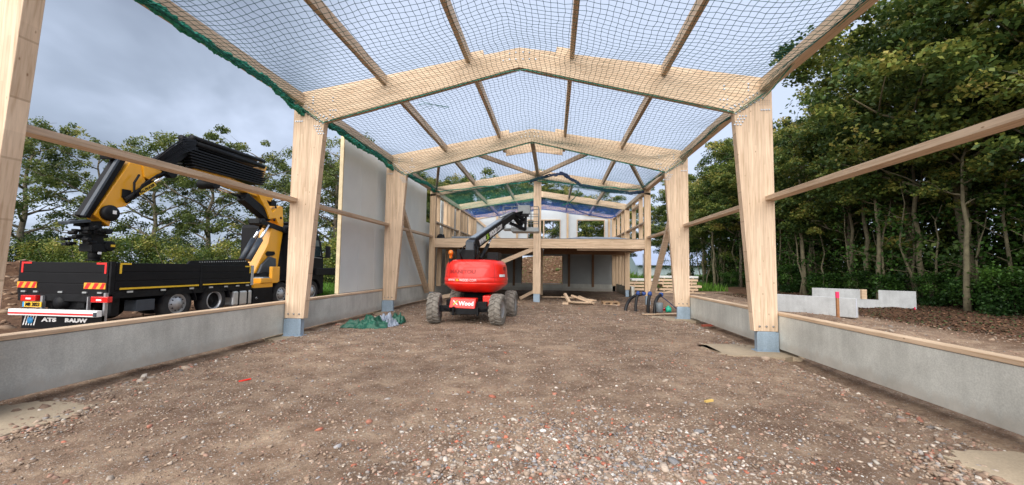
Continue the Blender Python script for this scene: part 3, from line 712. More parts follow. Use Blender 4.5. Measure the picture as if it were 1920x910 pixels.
mb = MB(); mb.lathe([(0, .42), (.22, .42), (.22, .5), (.30, .5)], (LC[0], LC[1], .60), 'Z', 28); mb.build('slewing_ring', BLKM, lift)
# chassis
ch = MB(); ch.box(-2.1, -1.1, 11.5, 13.7, .42, .62).box(-2.45, -.95, 11.42, 11.62, .33, .50).box(-2.25, -.75, 13.3, 13.5, .33, .50)
ch.box(-1.95, -1.3, 11.3, 11.5, .28, .45).bar((-2.45, 11.52, .42), (-2.1, 11.35, .40), .07, .07).bar((-.95, 11.52, .42), (-1.25, 11.35, .40), .07, .07)
ch.box(-1.33, -1.28, 11.2, 11.3, .26, .5).box(-2.02, -1.97, 11.2, 11.3, .26, .5)
ch.build('chassis', BLKM, lift, .01)
mb = MB(); mb.add([(-2.14, 11.30, .46), (-1.40, 11.30, .43), (-1.38, 11.36, .72), (-2.10, 11.36, .73), (-2.14, 11.7, .46), (-1.40, 11.7, .43), (-1.38, 11.7, .72), (-2.10, 11.7, .73)],
    [(0, 1, 2, 3), (7, 6, 5, 4), (0, 4, 5, 1), (1, 5, 6, 2), (2, 6, 7, 3), (3, 7, 4, 0)])
fp = mb.build('front_cover', RED, lift, .02)
pf = lambda x0, z0, off=.004: (lambda u, v, w_: (x0+u, 11.30+.06*(z0+v-.45)/.28-off-w_*.5, z0+v))
text('lettering', 'Wood', .16, WHT, fp, pf(-1.86, .53), .42, .04, .003)
xm = MB()
for (p, q) in (((-2.02, .54), (-1.90, .66)),): xm.bar((p[0], 11.325, p[1]), (q[0], 11.335, q[1]), .03, .02, up=(0, 1, 0))
xm.build('emblem_stroke', LIME, fp)
xm = MB(); xm.bar((-2.02, 11.333, .66), (-1.965, 11.326, .605), .03, .021, up=(0, 1, 0)).bar((-1.95, 11.326, .59), (-1.90, 11.322, .54), .03, .021, up=(0, 1, 0)); xm.build('emblem_stroke', WHT, fp)
MB().box(-1.25, -1.02, 11.7, 12.6, .42, .78).build('side_cover', RED, lift, .02)
MB().box(-2.32, -2.12, 11.7, 12.6, .42, .66).build('side_cover', BLKM, lift, .02)
def lug_wheel(cx, cy, r, wd, yaw, parent):
    w_ = empty('wheel', (0, 0, 0)); w_.parent = parent
    og = origin(parent); w_.location = Vector((cx, cy, r-.01))-og; w_.rotation_euler.z = yaw
    t = MB(); t.lathe([(-wd*.42, r*.55), (-wd*.5, r*.72), (-wd*.46, r*.90), (-wd*.36, r*.94), (wd*.36, r*.94), (wd*.46, r*.90), (wd*.5, r*.72), (wd*.42, r*.55)], (0, 0, 0), 'X', 40)
    nl = 17
    for k in range(nl):                                       # chevron lugs
        for s in (-1, 1):
            a0_ = 2*math.pi*(k+(.5 if s > 0 else 0))/nl; v = []
            for (ox, da, rr2) in ((0, 0, r*1.0), (s*wd*.28, .10, r*1.0), (s*wd*.49, .20, r*.95), (s*wd*.52, .24, r*.80)):
                for db_ in (-.075, .075):
                    aa = a0_+da+db_; v.append((ox, rr2*math.cos(aa), rr2*math.sin(aa)))
                    v.append((ox, (rr2-.05)*math.cos(aa+db_*.5), (rr2-.05)*math.sin(aa+db_*.5)))
            for q in range(3):
                b = 4*q; t.add([v[b], v[b+1], v[b+2], v[b+3], v[b+4], v[b+5], v[b+6], v[b+7]], [(0, 4, 6, 2), (0, 1, 5, 4), (2, 6, 7, 3)] + ([(0, 2, 3, 1)] if q == 0 else []) + ([(4, 5, 7, 6)] if q == 2 else []))
    o = t.build('tyre', TYRE, None); o.parent = w_
    h = MB()
    for s in (-1, 1): h.lathe([(s*wd*.30, .001), (s*wd*.30, r*.2), (s*wd*.34, r*.22), (s*wd*.25, r*.45), (s*wd*.42, r*.57)], (0, 0, 0), 'X', 28)
    o = h.build('rim', RIM, None); o.parent = w_
for cx, cy, yw in ((-2.62, 11.55, .10), (-.78, 11.50, -.12), (-2.42, 13.4, .05), (-.60, 13.4, -.06)): lug_wheel(cx, cy, .435, .34, yw, lift)
# turret top, boom
MB().box(-2.12, -1.56, 12.0, 12.9, 1.80, 2.13).build('boom_foot', BLKM, lift, .02)
MB().box(-1.22, -.88, 12.2, 12.9, 1.78, 2.06).build('engine_box', BLKM, lift, .01)
o = MB().prism([(12.0, 2.1), (12.02, 2.36), (12.15, 2.42), (12.5, 2.50), (12.7, 2.2), (12.7, 2.1)], -1.86, -1.60, 'X').build('boom_knuckle', DGREY, lift, .02)
mb = MB(); mb.lathe([(0, .05), (.12, .05), (.12, .075), (.19, .075), (.24, .05), (.25, .001)], (-2.29, 11.98, 1.86), 'Z', 18); mb.build('beacon', AMB, lift)
MB().box(-2.33, -2.25, 11.94, 12.02, 1.68, 1.9).build('beacon_stand', BLKM, lift)
B0 = Vector((-1.72, 12.25, 2.27)); B1 = Vector((-.86, 16.3, 3.72))
bd = (B1-B0).normalized(); bside = bd.cross(Vector((0, 0, 1))).normalized(); bup = bside.cross(bd)
mid = B0.lerp(B1, .66)
boom = MB().bar(B0, mid, .24, .34).build('boom', BLK, lift, .01)
MB().bar(B0.lerp(B1, .3)+bup*.02, B1, .17, .24).build('boom_extension', BLKM, lift, .01)
MB().bar(B0.lerp(B1, .05)-bside*.02+bup*.185, B0.lerp(B1, .62)+bup*.185, .18, .03).build('boom_top_strip', MEMG, lift)
# lettering runs along the left flank that the camera sees
def boom_fn(s0):
    # the camera sees the right flank of the boom from below and the front; lettering is on the flank facing the camera
    o_ = B0+bside*.1225
    return lambda u, v, w_: tuple(o_+bd*(s0+u)+bup*(-.10+v)+bside*(.003+w_))
text('lettering', 'WWW.', .24, WHT, boom, boom_fn(.35), .60, .03)
text('lettering', 'X-', .24, LIME, boom, boom_fn(.99), .26, .05)
text('lettering', 'WOOD', .24, WHT, boom, boom_fn(1.29), .72, .06)
text('lettering', '.COM', .24, WHT, boom, boom_fn(2.05), .52, .02)
c0 = Vector((-1.42, 12.2, 1.85)); c1 = B0.lerp(B1, .42)-bup*.2
cy = MB(); cy.tube([c0, c0.lerp(c1, .6)], .06, 12); cy.build('lift_cylinder', BLKM, lift)
cy = MB(); cy.tube([c0.lerp(c1, .6), c1], .032, 10); cy.build('piston_rod', CHROME, lift)
cy = MB(); cy.tube([B0.lerp(B1, .7)+bup*.2-bside*.1, B1+bup*.10-bside*.1], .045, 10); cy.build('levelling_cylinder', ALU, lift)
# jib to the basket
mb = MB(); mb.bar(B1, (-.55, 16.9, 3.35), .1, .18).bar((-.9, 16.3, 3.75), (-.5, 16.95, 3.95), .08, .1).bar((-.62, 16.85, 3.2), (-.5, 16.95, 3.95), .08, .14).bar((-.40, 16.85, 3.2), (-.38, 16.95, 3.95), .08, .14).box(-.66, -.36, 16.8, 16.95, 3.45, 3.6).bar((-.98, 16.25, 3.4), (-.4, 16.8, 3.2), .08, .12).bar(B1+Vector((0, 0, .1)), (-.45, 16.85, 3.6), .12, .12); mb.build('jib', BLKM, lift, .008)
bk = MB(); x0, x1, y0, y1, z0, z1 = -1.36, .14, 16.98, 17.85, 3.24, 4.18
for x_ in (x0, -.98, -.6, -.2, x1):
    for y_ in (y0, y1): bk.tube([(x_, y_, z0), (x_, y_, z1)], .014, 6, True)
for z in (z1, 3.86, 3.55):
    for a_, b_ in (((x0, y0), (x1, y0)), ((x1, y0), (x1, y1)), ((x1, y1), (x0, y1)), ((x0, y1), (x0, y0))): bk.tube([(*a_, z), (*b_, z)], .014, 6, True)
bk.build('basket_rail', BASK, lift)
MB().box(-1.0, .16, 16.94, 17.88, 3.12, 3.30).box(-1.38, -1.0, 17.1, 17.85, 3.22, 3.29).build('basket_floor', BASK, lift, .008)
MB().box(-.72, -.20, 16.86, 17.2, 3.86, 4.22).build('control_box', BASK, lift, .02)
MB().box(-.66, -.26, 16.83, 17.0, 3.74, 3.86).build('control_bracket', BLKM, lift, .01)

# ------------------------------------------------------------------ crane truck
XR, XL = -10.08, -12.68; GZt = -.07
truck = empty('crane_truck', (-11.38, 13.8, GZt), 'black flatbed truck carrying a folded yellow loader crane, parked beyond the left plinth wall', 'truck')
bed = MB().box(XL+.03, XR-.03, 9.04, 13.75, .86, .96).build('bed_floor', BLKM, truck)
def boards(p, x0, x1, y0, y1, z0, z1, name='side_board', n=3):
    mb = MB(); h = (z1-z0)/n
    for k in range(n): mb.box(x0, x1, y0, y1, z0+k*h, z0+(k+1)*h-.012)
    if x1-x0 < y1-y0: mb.box(x0+.012, x1-.012, y0+.002, y1-.002, z0, z1-.02)
    else: mb.box(x0+.002, x1-.002, y0+.012, y1-.012, z0, z1-.02)
    return mb.build(name, BLK, p, .008)
sb = []
for s in (-1, 1):
    x_ = XR if s > 0 else XL
    a_, b_ = sorted((x_, x_-s*.05))
    sb.append(boards(truck, a_, b_, 9.13, 11.58, .90, 1.60)); sb.append(boards(truck, a_, b_, 11.66, 13.72, .90, 1.56))
    MB().box(a_-.01, b_+.01, 11.585, 11.655, .8, 1.60).build('stake_post', BLKM, truck, .005)
    MB().box(a_-.01, b_+.01, 13.72, 13.84, .85, 1.56).build('front_post', RIM if s > 0 else BLKM, truck, .01)
    MB().box(a_-.005, b_+.005, 9.02, 9.12, .8, 1.62).build('corner_post', BLKM, truck, .005)
tg = boards(truck, XL+.04, XR-.06, 9.0, 9.045, .80, 1.60, 'tailgate')
MB().box(XL+.05, XR-.05, 9.0, 9.3, .62, .80).build('rear_crossmember', BLKM, truck, .01)
MB().box(XL+.02, XR-.02, 9.1, 13.8, .70, .858).build('subframe', BLKM, truck)
st = MB().box(XR, XR+.006, 9.25, 11.55, .915, .96).build('reflective_strip', YTAPE, sb[2]); MB().box(XR, XR+.006, 11.7, 13.68, .93, .965).build('reflective_strip', YTAPE, sb[3])
MB().box(XR, XR+.006, 9.22, 9.5, 1.545, 1.59).box(XR, XR+.0065, 9.22, 9.27, 1.32, 1.59).build('corner_mark', YTAPE, sb[2])
MB().box(XR, XR+.006, 13.42, 13.68, 1.50, 1.54).box(XR, XR+.0065, 13.64, 13.68, 1.28, 1.54).build('corner_mark', YTAPE, sb[3])
for s, xx in ((1, XL+.10), (-1, XR-.10)):
    MB().box(*sorted((xx, xx+s*.28)), 8.993, 9.0, 1.545, 1.59).box(*sorted((xx, xx+s*.05)), 8.992, 9.0, 1.32, 1.592).build('corner_mark', RTAPE, tg)
for x0_, x1_ in ((XL+.03, -12.10), (-10.76, -10.17)):
    pl_ = MB().box(x0_, x1_, 8.985, 9.0, .94, 1.09).build('hazard_plate', ORG, tg)
    mb = MB(); w_ = (x1_-x0_)
    for k in range(3):
        a_ = x0_+w_*(.02+k*.36); mb.prism([(a_, .945), (a_+w_*.17, .945), (min(a_+w_*.32, x1_), 1.085), (a_+w_*.13, 1.085)], 8.98, 8.985)
    mb.build('hazard_stripe', RTAPE, pl_)
for x_ in (-12.45, -12.1, -11.4, -10.72, -10.3):
    MB().box(x_-.06, x_+.06, 8.97, 9.0, .83, .87).build('latch', ALU, tg)
for y_ in (9.5, 10.4, 11.3, 12.0, 12.6, 13.1, 13.55): MB().box(XR, XR+.02, y_-.07, y_+.07, .83, .875).build('latch', ALU, truck)
for x0_, x1_ in ((-12.40, -11.98), (-10.44, -9.98)):
    MB().box(x0_, x1_, 8.90, 9.02, .62, .76).build('tail_light', LRED, truck, .012)
    MB().box(x0_+.16, x0_+.3, 8.893, 8.9, .66, .70).build('reversing_lens', WHT, truck)
pt = MB().box(-12.32, -11.80, 8.9, 8.92, .475, .60).build('number_plate', PLATE, truck, .004)
text('lettering', 'MB 2023', .12, BLK, pt, lambda u, v, w_: (-12.24+u, 8.895-w_, .50+v), .40, .03)
MB().box(-12.32, -12.275, 8.897, 8.9, .476, .599).build('country_strip', BLUEP, pt)
br = MB().box(-12.45, -10.02, 8.72, 8.84, .29, .44).build('underrun_bar', WHT, truck, .008)
MB().box(-12.43, -10.12, 8.712, 8.72, .325, .365).build('reflective_strip', RTAPE, br)
MB().box(-10.10, -10.02, 8.705, 8.72, .30, .40).build('end_cap', DGREY, br)
mf = MB().box(-12.38, -10.1, 8.95, 8.965, -.06, .30).build('mud_flap', BLK, truck)
fm = lambda x0_: (lambda u, v, w_: (x0_+u, 8.948-w_, .125+v))
text('lettering', 'ATS', .125, WHT, mf, fm(-11.80), .40, .06); text('lettering', 'RAUW', .125, WHT, mf, fm(-11.16), .62, .06)
mb = MB()
for k in range(5): mb.prism([(-12.34+k*.075, .02), (-12.31+k*.075, .02), (-12.25+k*.075, .26), (-12.28+k*.075, .26)], 8.944, 8.949)
mb.build('emblem_stripes', WHT, mf)
mb = MB(); mb.lathe([(0, .085), (-.006, .085), (-.006, .001)], (-12.13, 8.944, .14), 'Y', 24); mb.build('emblem_disc', BLUEP, mf)
# chassis rails, boxes, tank
MB().box(-11.95, -11.75, 9.1, 18.0, .45, .70).box(-11.05, -10.85, 9.1, 18.0, .45, .70).box(-11.95, -10.85, 9.15, 9.3, .35, .62).build('chassis_rail', BLKM, truck)
MB().lathe([(0, .001), (0, .14), (.25, .16), (.45, .16), (.5, .001)], (-11.45, 8.98, .58), 'Y', 18).build('towing_coupling', BLKM, truck)
for q_ in ((-10.15, -10.10, .1, .85), (-10.6, -10.57, .3, .75), (-11.9, -11.84, .3, .75)): MB().box(q_[0], q_[1], 8.95, 9.02, q_[2], q_[3]).build('rear_bracket', RIM, truck)
MB().box(-10.5, -10.14, 9.75, 10.25, .32, .62).build('tool_box', DGREY, truck, .01)
MB().box(-10.4, -10.16, 9.15, 9.35, .25, .75).build('air_tank', BLKM, truck, .02)
tk = MB().box(-10.62, -10.10, 12.98, 13.86, .16, .68).build('fuel_tank', ALU, truck, .06)
for y_ in (13.22, 13.62): MB().box(-10.63, -10.09, y_-.04, y_+.04, .15, .69).build('tank_strap', BLKM, tk, .02)
MB().box(-10.65, -10.12, 13.92, 14.95, .12, .74).build('side_box', BLK, truck, .02)
rg = MB(); rg.lathe([(0, .04), (.02, .05), (.04, .04)], (-10.12, 14.08, .36), 'X', 14); rg.build('box_handle', RIM, truck)
def truck_wheel(x, y, r=.49, dished=False, side=1):
    w_ = empty('wheel', (0, 0, 0)); w_.parent = truck; w_.location = Vector((x, y, GZt+r))-truck.location
    t = MB(); t.lathe([(-.14, r*.56), (-.155, r*.75), (-.14, r*.95), (-.10, r), (.10, r), (.14, r*.95), (.155, r*.75), (.14, r*.56)], (0, 0, 0), 'X', 40)
    o = t.build('tyre', TYREB, None); o.parent = w_
    h = MB()
    if dished: pr_ = [(.14, r*.60), (.15, r*.56), (.02, r*.50), (.0, r*.30), (.05, r*.18), (.07, .001)]
    else: pr_ = [(.13, r*.60), (.15, r*.56), (.09, r*.50), (.11, r*.46), (.17, r*.30), (.19, r*.20), (.20, r*.17), (.20, .001)]
    if side < 0: pr_ = [(-a, b) for a, b in pr_]
    h.lathe(pr_, (0, 0, 0), 'X', 32)
    o = h.build('rim', RIM if not dished else BLKM, None); o.parent = w_
    if dished:
        q = MB(); q.lathe([(side*.14, r*.61), (side*.158, r*.58), (side*.15, r*.53), (side*.07, r*.51)], (0, 0, 0), 'X', 32); o = q.build('rim_edge', RIM, None); o.parent = w_
    else:
        q = MB()
        for k in range(10):
            a_ = k*2*math.pi/10; q.lathe([(side*.14, .02), (side*.155, .018), (side*.156, .001)], (0, r*.40*math.cos(a_), r*.40*math.sin(a_)), 'X', 8)
        o = q.build('wheel_nuts', BLKM, None); o.parent = w_
for y_, ds in ((10.95, False), (12.25, True), (15.52, False), (17.62, False)):
    truck_wheel(-10.30, y_, dished=ds); truck_wheel(-12.44, y_, dished=ds, side=-1)
    for xx in (-10.48, -12.62):
        fd = MB(); v = []
        for k in range(15):
            a_ = math.pi*(k/14*.94+.03)
            for rr3 in (.545, .575):
                for x_ in (xx, xx+.40): v.append((x_, y_+rr3*math.cos(a_), GZt+.49+rr3*math.sin(a_)))
        for k in range(14):
            b = 4*k; fd.add(v[b:b+8], [(0, 1, 5, 4), (2, 6, 7, 3), (1, 3, 7, 5), (0, 4, 6, 2)])
        fd.build('mudguard', BLK, truck)
# cab
side = [(16.25, .80), (16.2, 1.2), (16.2, 3.20), (16.3, 3.30), (16.9, 3.38), (17.4, 3.32), (17.85, 3.12), (18.22, 2.7), (18.45, 1.95), (18.55, 1.2), (18.55, .28), (18.15, .22), (18.12, .55), (17.95, .85), (17.62, .97), (17.3, .85), (17.12, .5), (16.6, .45), (16.4, .60)]
cab = MB().prism(side, -12.60, -10.16, 'X').build('cab', BLK, truck, .03)
MB().prism([(16.9, 2.05), (16.9, 2.75), (17.95, 2.75), (18.22, 2.05), (17.6, 1.95)], -10.16, -10.14, 'X').build('side_window', GLASS, cab)
MB().prism([(16.32, 2.15), (16.32, 2.6), (16.72, 2.6), (16.72, 2.15)], -10.16, -10.145, 'X').build('sleeper_window', GLASS, cab)
MB().bar((-10.15, 16.9, 1.98), (-10.15, 18.3, 1.93), .03, .02).build('window_trim', RIM, cab)
MB().prism([(16.82, .60), (16.82, 1.9), (16.84, 2.78), (16.86, 2.78), (16.85, 1.9), (16.85, .6)], -10.165, -10.157, 'X').build('door_seam', BLKM, cab)
MB().box(-10.2, -10.13, 16.95, 17.15, 1.42, 1.47).build('door_handle', DGREY, cab)
mr_ = MB(); mr_.box(-10.16, -9.86, 18.32, 18.45, 1.95, 2.0).box(-9.98, -9.78, 18.28, 18.42, 1.95, 2.5); mr_.build('mirror', BLKM, cab, .02)
MB().box(-12.3, -10.35, 18.55, 18.6, .35, .9).build('radiator_grille', BLKM, cab)
MB().box(-12.3, -10.5, 16.5, 17.3, 3.36, 3.46).build('roof_deflector', BLK, cab, .08)
MB().box(-12.45, -10.02, 18.95, 19.75, 1.12, 1.47).box(-10.6, -10.3, 18.5, 18.96, 1.15, 1.40).box(-12.2, -11.9, 18.5, 18.96, 1.15, 1.40).build('front_outrigger', BLK, truck, .03)
MB().box(-10.16, -10.03, 17.75, 19.0, 1.14, 1.46).build('front_outrigger_arm', BLK, truck, .02)
# railing box between bed and crane
mb = MB().prism([(11.2, 1.58), (11.3, 1.68), (13.45, 1.78), (13.72, 1.62), (13.72, 1.52), (11.2, 1.56)], -10.22, -10.16, 'X'); mb.build('perforated_rail', BLKM, truck)
mb = MB()
for k in range(22): mb.box(-10.157, -10.15, 11.6+k*.09, 11.64+k*.09, 1.635+k*.003, 1.66+k*.003)
mb.build('rail_holes', RIM, truck)
# crane base and mast
MB().box(-12.4, -10.12, 13.95, 14.95, .72, .90).build('crane_foot', YEL, truck, .02)
MB().box(-12.45, -10.09, 14.25, 14.85, .90, 1.08).build('outrigger_beam', YEL, truck, .02)
MB().box(-10.24, -10.10, 14.86, 15.30, .88, 1.52).build('outrigger_leg', YEL, truck, .02)
MB().box(-10.5, -10.12, 14.4, 14.75, 1.0, 1.12).build('control_panel', MEMG, truck)
MB().lathe([(0, .52), (.12, .52), (.12, .44), (.25, .40)], (-10.8, 14.9, 1.05), 'Z', 28).build('slewing_ring', BLKM, truck)
cx0, cx1 = -11.05, -10.55
mast = MB().prism([(14.45, 1.25), (15.75, 1.25), (16.05, 3.2), (15.35, 3.25), (15.15, 2.4)], cx0, cx1, 'X').build('crane_mast', YEL, truck, .03)
MB().prism([(14.55, 1.25), (15.55, 1.25), (15.5, 1.85), (15.15, 1.92), (14.75, 1.6)], cx1, cx1+.12, 'X').build('mast_cover', DGREY, mast, .03)
MB().prism([(15.0, 2.02), (15.1, 2.13), (15.5, 2.13), (15.55, 2.03), (15.4, 1.96), (15.1, 1.93)], cx1, cx1+.03, 'X').build('mast_grip', BLKM, mast)
for dx in (-.0, .28):
    a_, b_ = Vector((cx1+.12-dx, 13.98, 1.75)), Vector((cx1+.12-dx, 15.05, 3.20))
    b_ = Vector((cx1+.12-dx, 14.95, 3.15))
    cyl = MB(); cyl.tube([a_, a_.lerp(b_, .58)], .105, 12); cyl.build('mast_cylinder', DGREY, truck)
    cyl = MB(); cyl.tube([a_.lerp(b_, .58), b_], .055, 12); cyl.build('piston_rod', CHROME, truck)
mb = MB(); mb.bar((-10.72, 14.55, 3.28), (-10.72, 16.1, 3.05), .42, .2).lathe([(-.28, .001), (-.28, .14), (.28, .14), (.28, .001)], (-10.72, 16.05, 3.06), 'X', 18).lathe([(-.28, .001), (-.28, .13), (.28, .13), (.28, .001)], (-10.72, 14.7, 3.26), 'X', 18); mb.build('crane_link', BLKM, truck, .01)
hd = MB().prism([(14.45, 4.35), (14.75, 4.42), (15.35, 3.72), (15.75, 4.05), (15.95, 4.02), (16.05, 3.25), (15.9, 3.1), (15.55, 3.5), (15.2, 3.42), (15.0, 3.75)], cx0+.02, cx1-.02, 'X').build('crane_head', YEL, truck, .02)
mb = MB()
for (y_, z_) in ((15.45, 3.42), (15.85, 3.55), (15.5, 3.95)): mb.lathe([(0, .05), (.02, .05), (.02, .001)], (cx1-.02, y_, z_), 'X', 14)
mb.build('head_pins', BLKM, hd)
MB().bar((-10.8, 15.35, 3.5), (-10.8, 13.95, 4.12), .34, .34).build('main_cylinder', BLKM, truck, .01); MB().lathe([(-.3, .001), (-.3, .16), (.3, .16), (.3, .001)], (-10.8, 12.46, 4.27), 'X', 18).build('boom_joint', BLKM, truck, .01)
for dx in (-.1, .1):
    mb = MB(); mb.tube([(-10.8+dx, 12.5, 4.28), (-10.8+dx, 14.0, 4.10)], .045, 12); mb.build('piston_rod', CHROME, truck)
# main boom and the pack of extensions
def yz(y, z, dx=0): return Vector((-10.8+dx, y, z))
MB().bar(yz(15.4, 4.28), yz(11.7, 4.66), .34, .30).build('main_boom', YEL, truck, .02)
MB().prism([(14.3, 5.30), (15.0, 5.50), (14.85, 5.05), (14.6, 4.85), (14.2, 4.95)], -10.95, -10.65, 'X').build('boom_tip', YEL, truck, .02)
rs_ = random.Random(4)
for k in range(7):                                            # six slim sections stacked below the two thick hydraulic rams
    z0_, z1_ = 5.08-.085*k*.9, 5.20-.085*k
    MB().bar(yz(11.35+.03*k, 5.18-.09*k, .17), yz(14.72-.0*k+rs_.uniform(-.08, .05), 5.22-.085*k, .17), .28, .056).build('boom_section', BLK, truck, .012)
    MB().bar(yz(11.35+.03*k, 5.18-.09*k, -.17), yz(14.72+rs_.uniform(-.08, .05), 5.22-.085*k, -.17), .28, .056).build('boom_section', BLK, truck, .012)
for z_, dz, r_ in ((5.58, .30, .075), (5.42, .18, .085)):
    for dx in (-.16, .2):
        mb = MB(); mb.tube([yz(11.6, z_, dx), yz(14.74, z_+.12-(.05 if z_ > 5.5 else .1), dx)], r_, 10); mb.lathe([(0, .001), (0, .10), (.06, .10), (.06, .001)], (-10.8+dx, 11.5, z_-.02), 'Y', 12); mb.build('extension_cylinder', BLKM, truck)
mb = MB(); mb.prism([(10.55, 4.62), (10.8, 4.82), (11.3, 5.25), (11.55, 5.45), (11.8, 5.4), (11.8, 5.15), (11.45, 4.95), (11.1, 4.62), (10.9, 4.42), (10.65, 4.45)], -11.0, -10.6, 'X'); mb.build('elbow_cover', BLKM, truck, .04)
0 and crumple('cover', -11.18, -10.40, 10.5, 12.0, 5.55, .14, 21, BLK, 24, 30, parent=truck)
mb = MB()
for k in range(9):
    dx = .26+.03*rs_.random(); o_ = k*.055
    mb.tube([yz(11.6, 5.5-o_*.6, dx), yz(11.1, 5.38-o_, dx+.06), yz(10.7, 5.0-o_, dx+.05), yz(10.35, 4.55-o_*.5, dx)], .022, 6)
mb.build('hydraulic_hose', BLK, truck)
mb = MB(); mb.tube([yz(10.8, 4.3, .2), yz(10.4, 4.1, .3), yz(10.0, 3.75, .32), yz(9.85, 3.4, .3)], .03, 6).tube([yz(9.9, 4.0, .3), yz(9.75, 3.75, .34), yz(9.8, 3.45, .3), yz(9.6, 3.2, .3)], .028, 6); mb.build('hydraulic_hose', BLK, truck)
# outer boom hanging down to the tail
ob = MB().prism([(9.80, 4.42), (10.05, 4.42), (10.2, 3.9), (9.98, 3.45), (9.72, 3.10), (9.42, 3.0), (9.36, 2.52), (8.98, 2.78)], -10.98, -10.62, 'X').build('outer_boom', YEL, truck, .02)
MB().prism([(10.02, 4.46), (10.45, 4.50), (10.75, 4.42), (10.35, 3.92), (10.12, 3.98)], -11.02, -10.58, 'X').build('outer_boom_head', YEL, truck, .02)
MB().box(-10.62, -10.58, 9.58, 9.80, 3.32, 3.55).build('boom_box', BLKM, ob, .01)
MB().bar(yz(9.60, 4.35), yz(8.86, 2.72), .16, .28, up=(1, 0, 0)).build('telescopic_arm', BLK, truck, .02)
MB().bar(yz(9.44, 4.36, .2), yz(8.72, 2.72, .2), .06, .10, up=(1, 0, 0)).build('arm_rail', DGREY, truck, .01)
MB().bar(yz(9.65, 4.42), yz(9.28, 4.33), .36, .12).build('arm_end', BLKM, truck, .02)
MB().bar(yz(8.95, 2.62), yz(8.5, 2.53), .30, .07).build('arm_foot', DGREY, truck, .01)
for dx, o_ in ((.05, 0), (-.14, .16)):
    a_, b_ = yz(9.66, 3.25+o_, .15+dx), yz(10.85, 4.26+o_*.4, .15+dx)
    cyl = MB(); cyl.tube([a_, a_.lerp(b_, .62)], .085, 12); c_ = cyl.build('outer_cylinder', BLKM, truck)
    cyl = MB(); cyl.tube([a_.lerp(b_, .62), b_], .045, 12); cyl.build('piston_rod', CHROME, truck)
    if dx > 0:
        dd = (b_-a_).normalized(); upv = Vector((1, 0, 0)).cross(dd)*-1
        if upv.z < 0: upv = -upv
        MB().bar(a_.lerp(b_, .24)+Vector((.087, 0, 0)), a_.lerp(b_, .60)+Vector((.087, 0, 0)), .13, .02, up=(1, 0, 0)).build('name_plate', YTAPE, c_, .008)
        text('lettering', 'PALFINGER', .1, BLK, c_, lambda u, v, w_: tuple(a_.lerp(b_, .26)+Vector((.099+w_, 0, 0))+dd*u+upv*(v-.035)), .50, .03)
mb = MB(); mb.bar(yz(10.85, 4.3), yz(10.5, 4.5), .5, .3).lathe([(-.3, .001), (-.3, .15), (.3, .15), (.3, .001)], (-10.8, 10.88, 4.28), 'X', 18); mb.build('elbow_joint', BLKM, truck, .01)
mb = MB(); mb.lathe([(-.02, .001), (-.02, .19), (.10, .21), (.16, .17), (.16, .001)], (-10.62, 9.28, 2.86), 'X', 24); mb.build('hose_reel', BLKM, truck)
mb = MB(); mb.box(-10.455, -10.45, 9.27, 9.36, 2.84, 2.93); mb.build('reel_label', WHT, truck)
# winch, rotator and hook cluster at the tip
mb = MB(); rs_ = random.Random(8)
for k in range(44):
    y_ = rs_.uniform(8.72, 9.36); z_ = rs_.uniform(2.02, 2.62); x_ = -10.8+rs_.uniform(-.3, .3)
    if rs_.random() < .5: mb.box(x_-.06, x_+.06, y_-.08, y_+.08, z_-.035, z_+.035)
    else: mb.lathe([(-.09, .001), (-.09, .05), (.09, .05), (.09, .001)], (x_, y_, z_), rs_.choice('XXY'), 12)
mb.bar(yz(9.05, 2.62), yz(9.17, 2.0), .26, .3, up=(1, 0, 0)); mb.build('tool_coupling', BLKM, truck, .008)
mb = MB(); mb.box(-10.98, -10.62, 8.98, 9.34, 1.86, 2.06).lathe([(-.2, .001), (-.2, .13), (.2, .13), (.2, .001)], (-10.8, 9.40, 2.02), 'X', 16).lathe([(0, .12), (-.12, .13), (-.2, .10), (-.2, .001)], (-10.8, 9.2, 1.86), 'Z', 16).lathe([(0, .15), (-.05, .15), (-.05, .001)], (-10.8, 9.2, 1.68), 'Z', 16).build('rotator', BLKM, truck, .01)
MB().box(-10.615, -10.605, 9.12, 9.20, 1.80, 1.86).build('reel_label', WHT, truck)
MB().box(-10.60, -10.59, 9.40, 9.50, 2.0, 2.06).build('yellow_mark', YTAPE, truck)
MB().box(-10.95, -10.65, 14.95, 15.2, 4.1, 4.35).box(-10.9, -10.6, 15.3, 15.6, 4.0, 4.22).build('valve_block', BLKM, truck, .02)

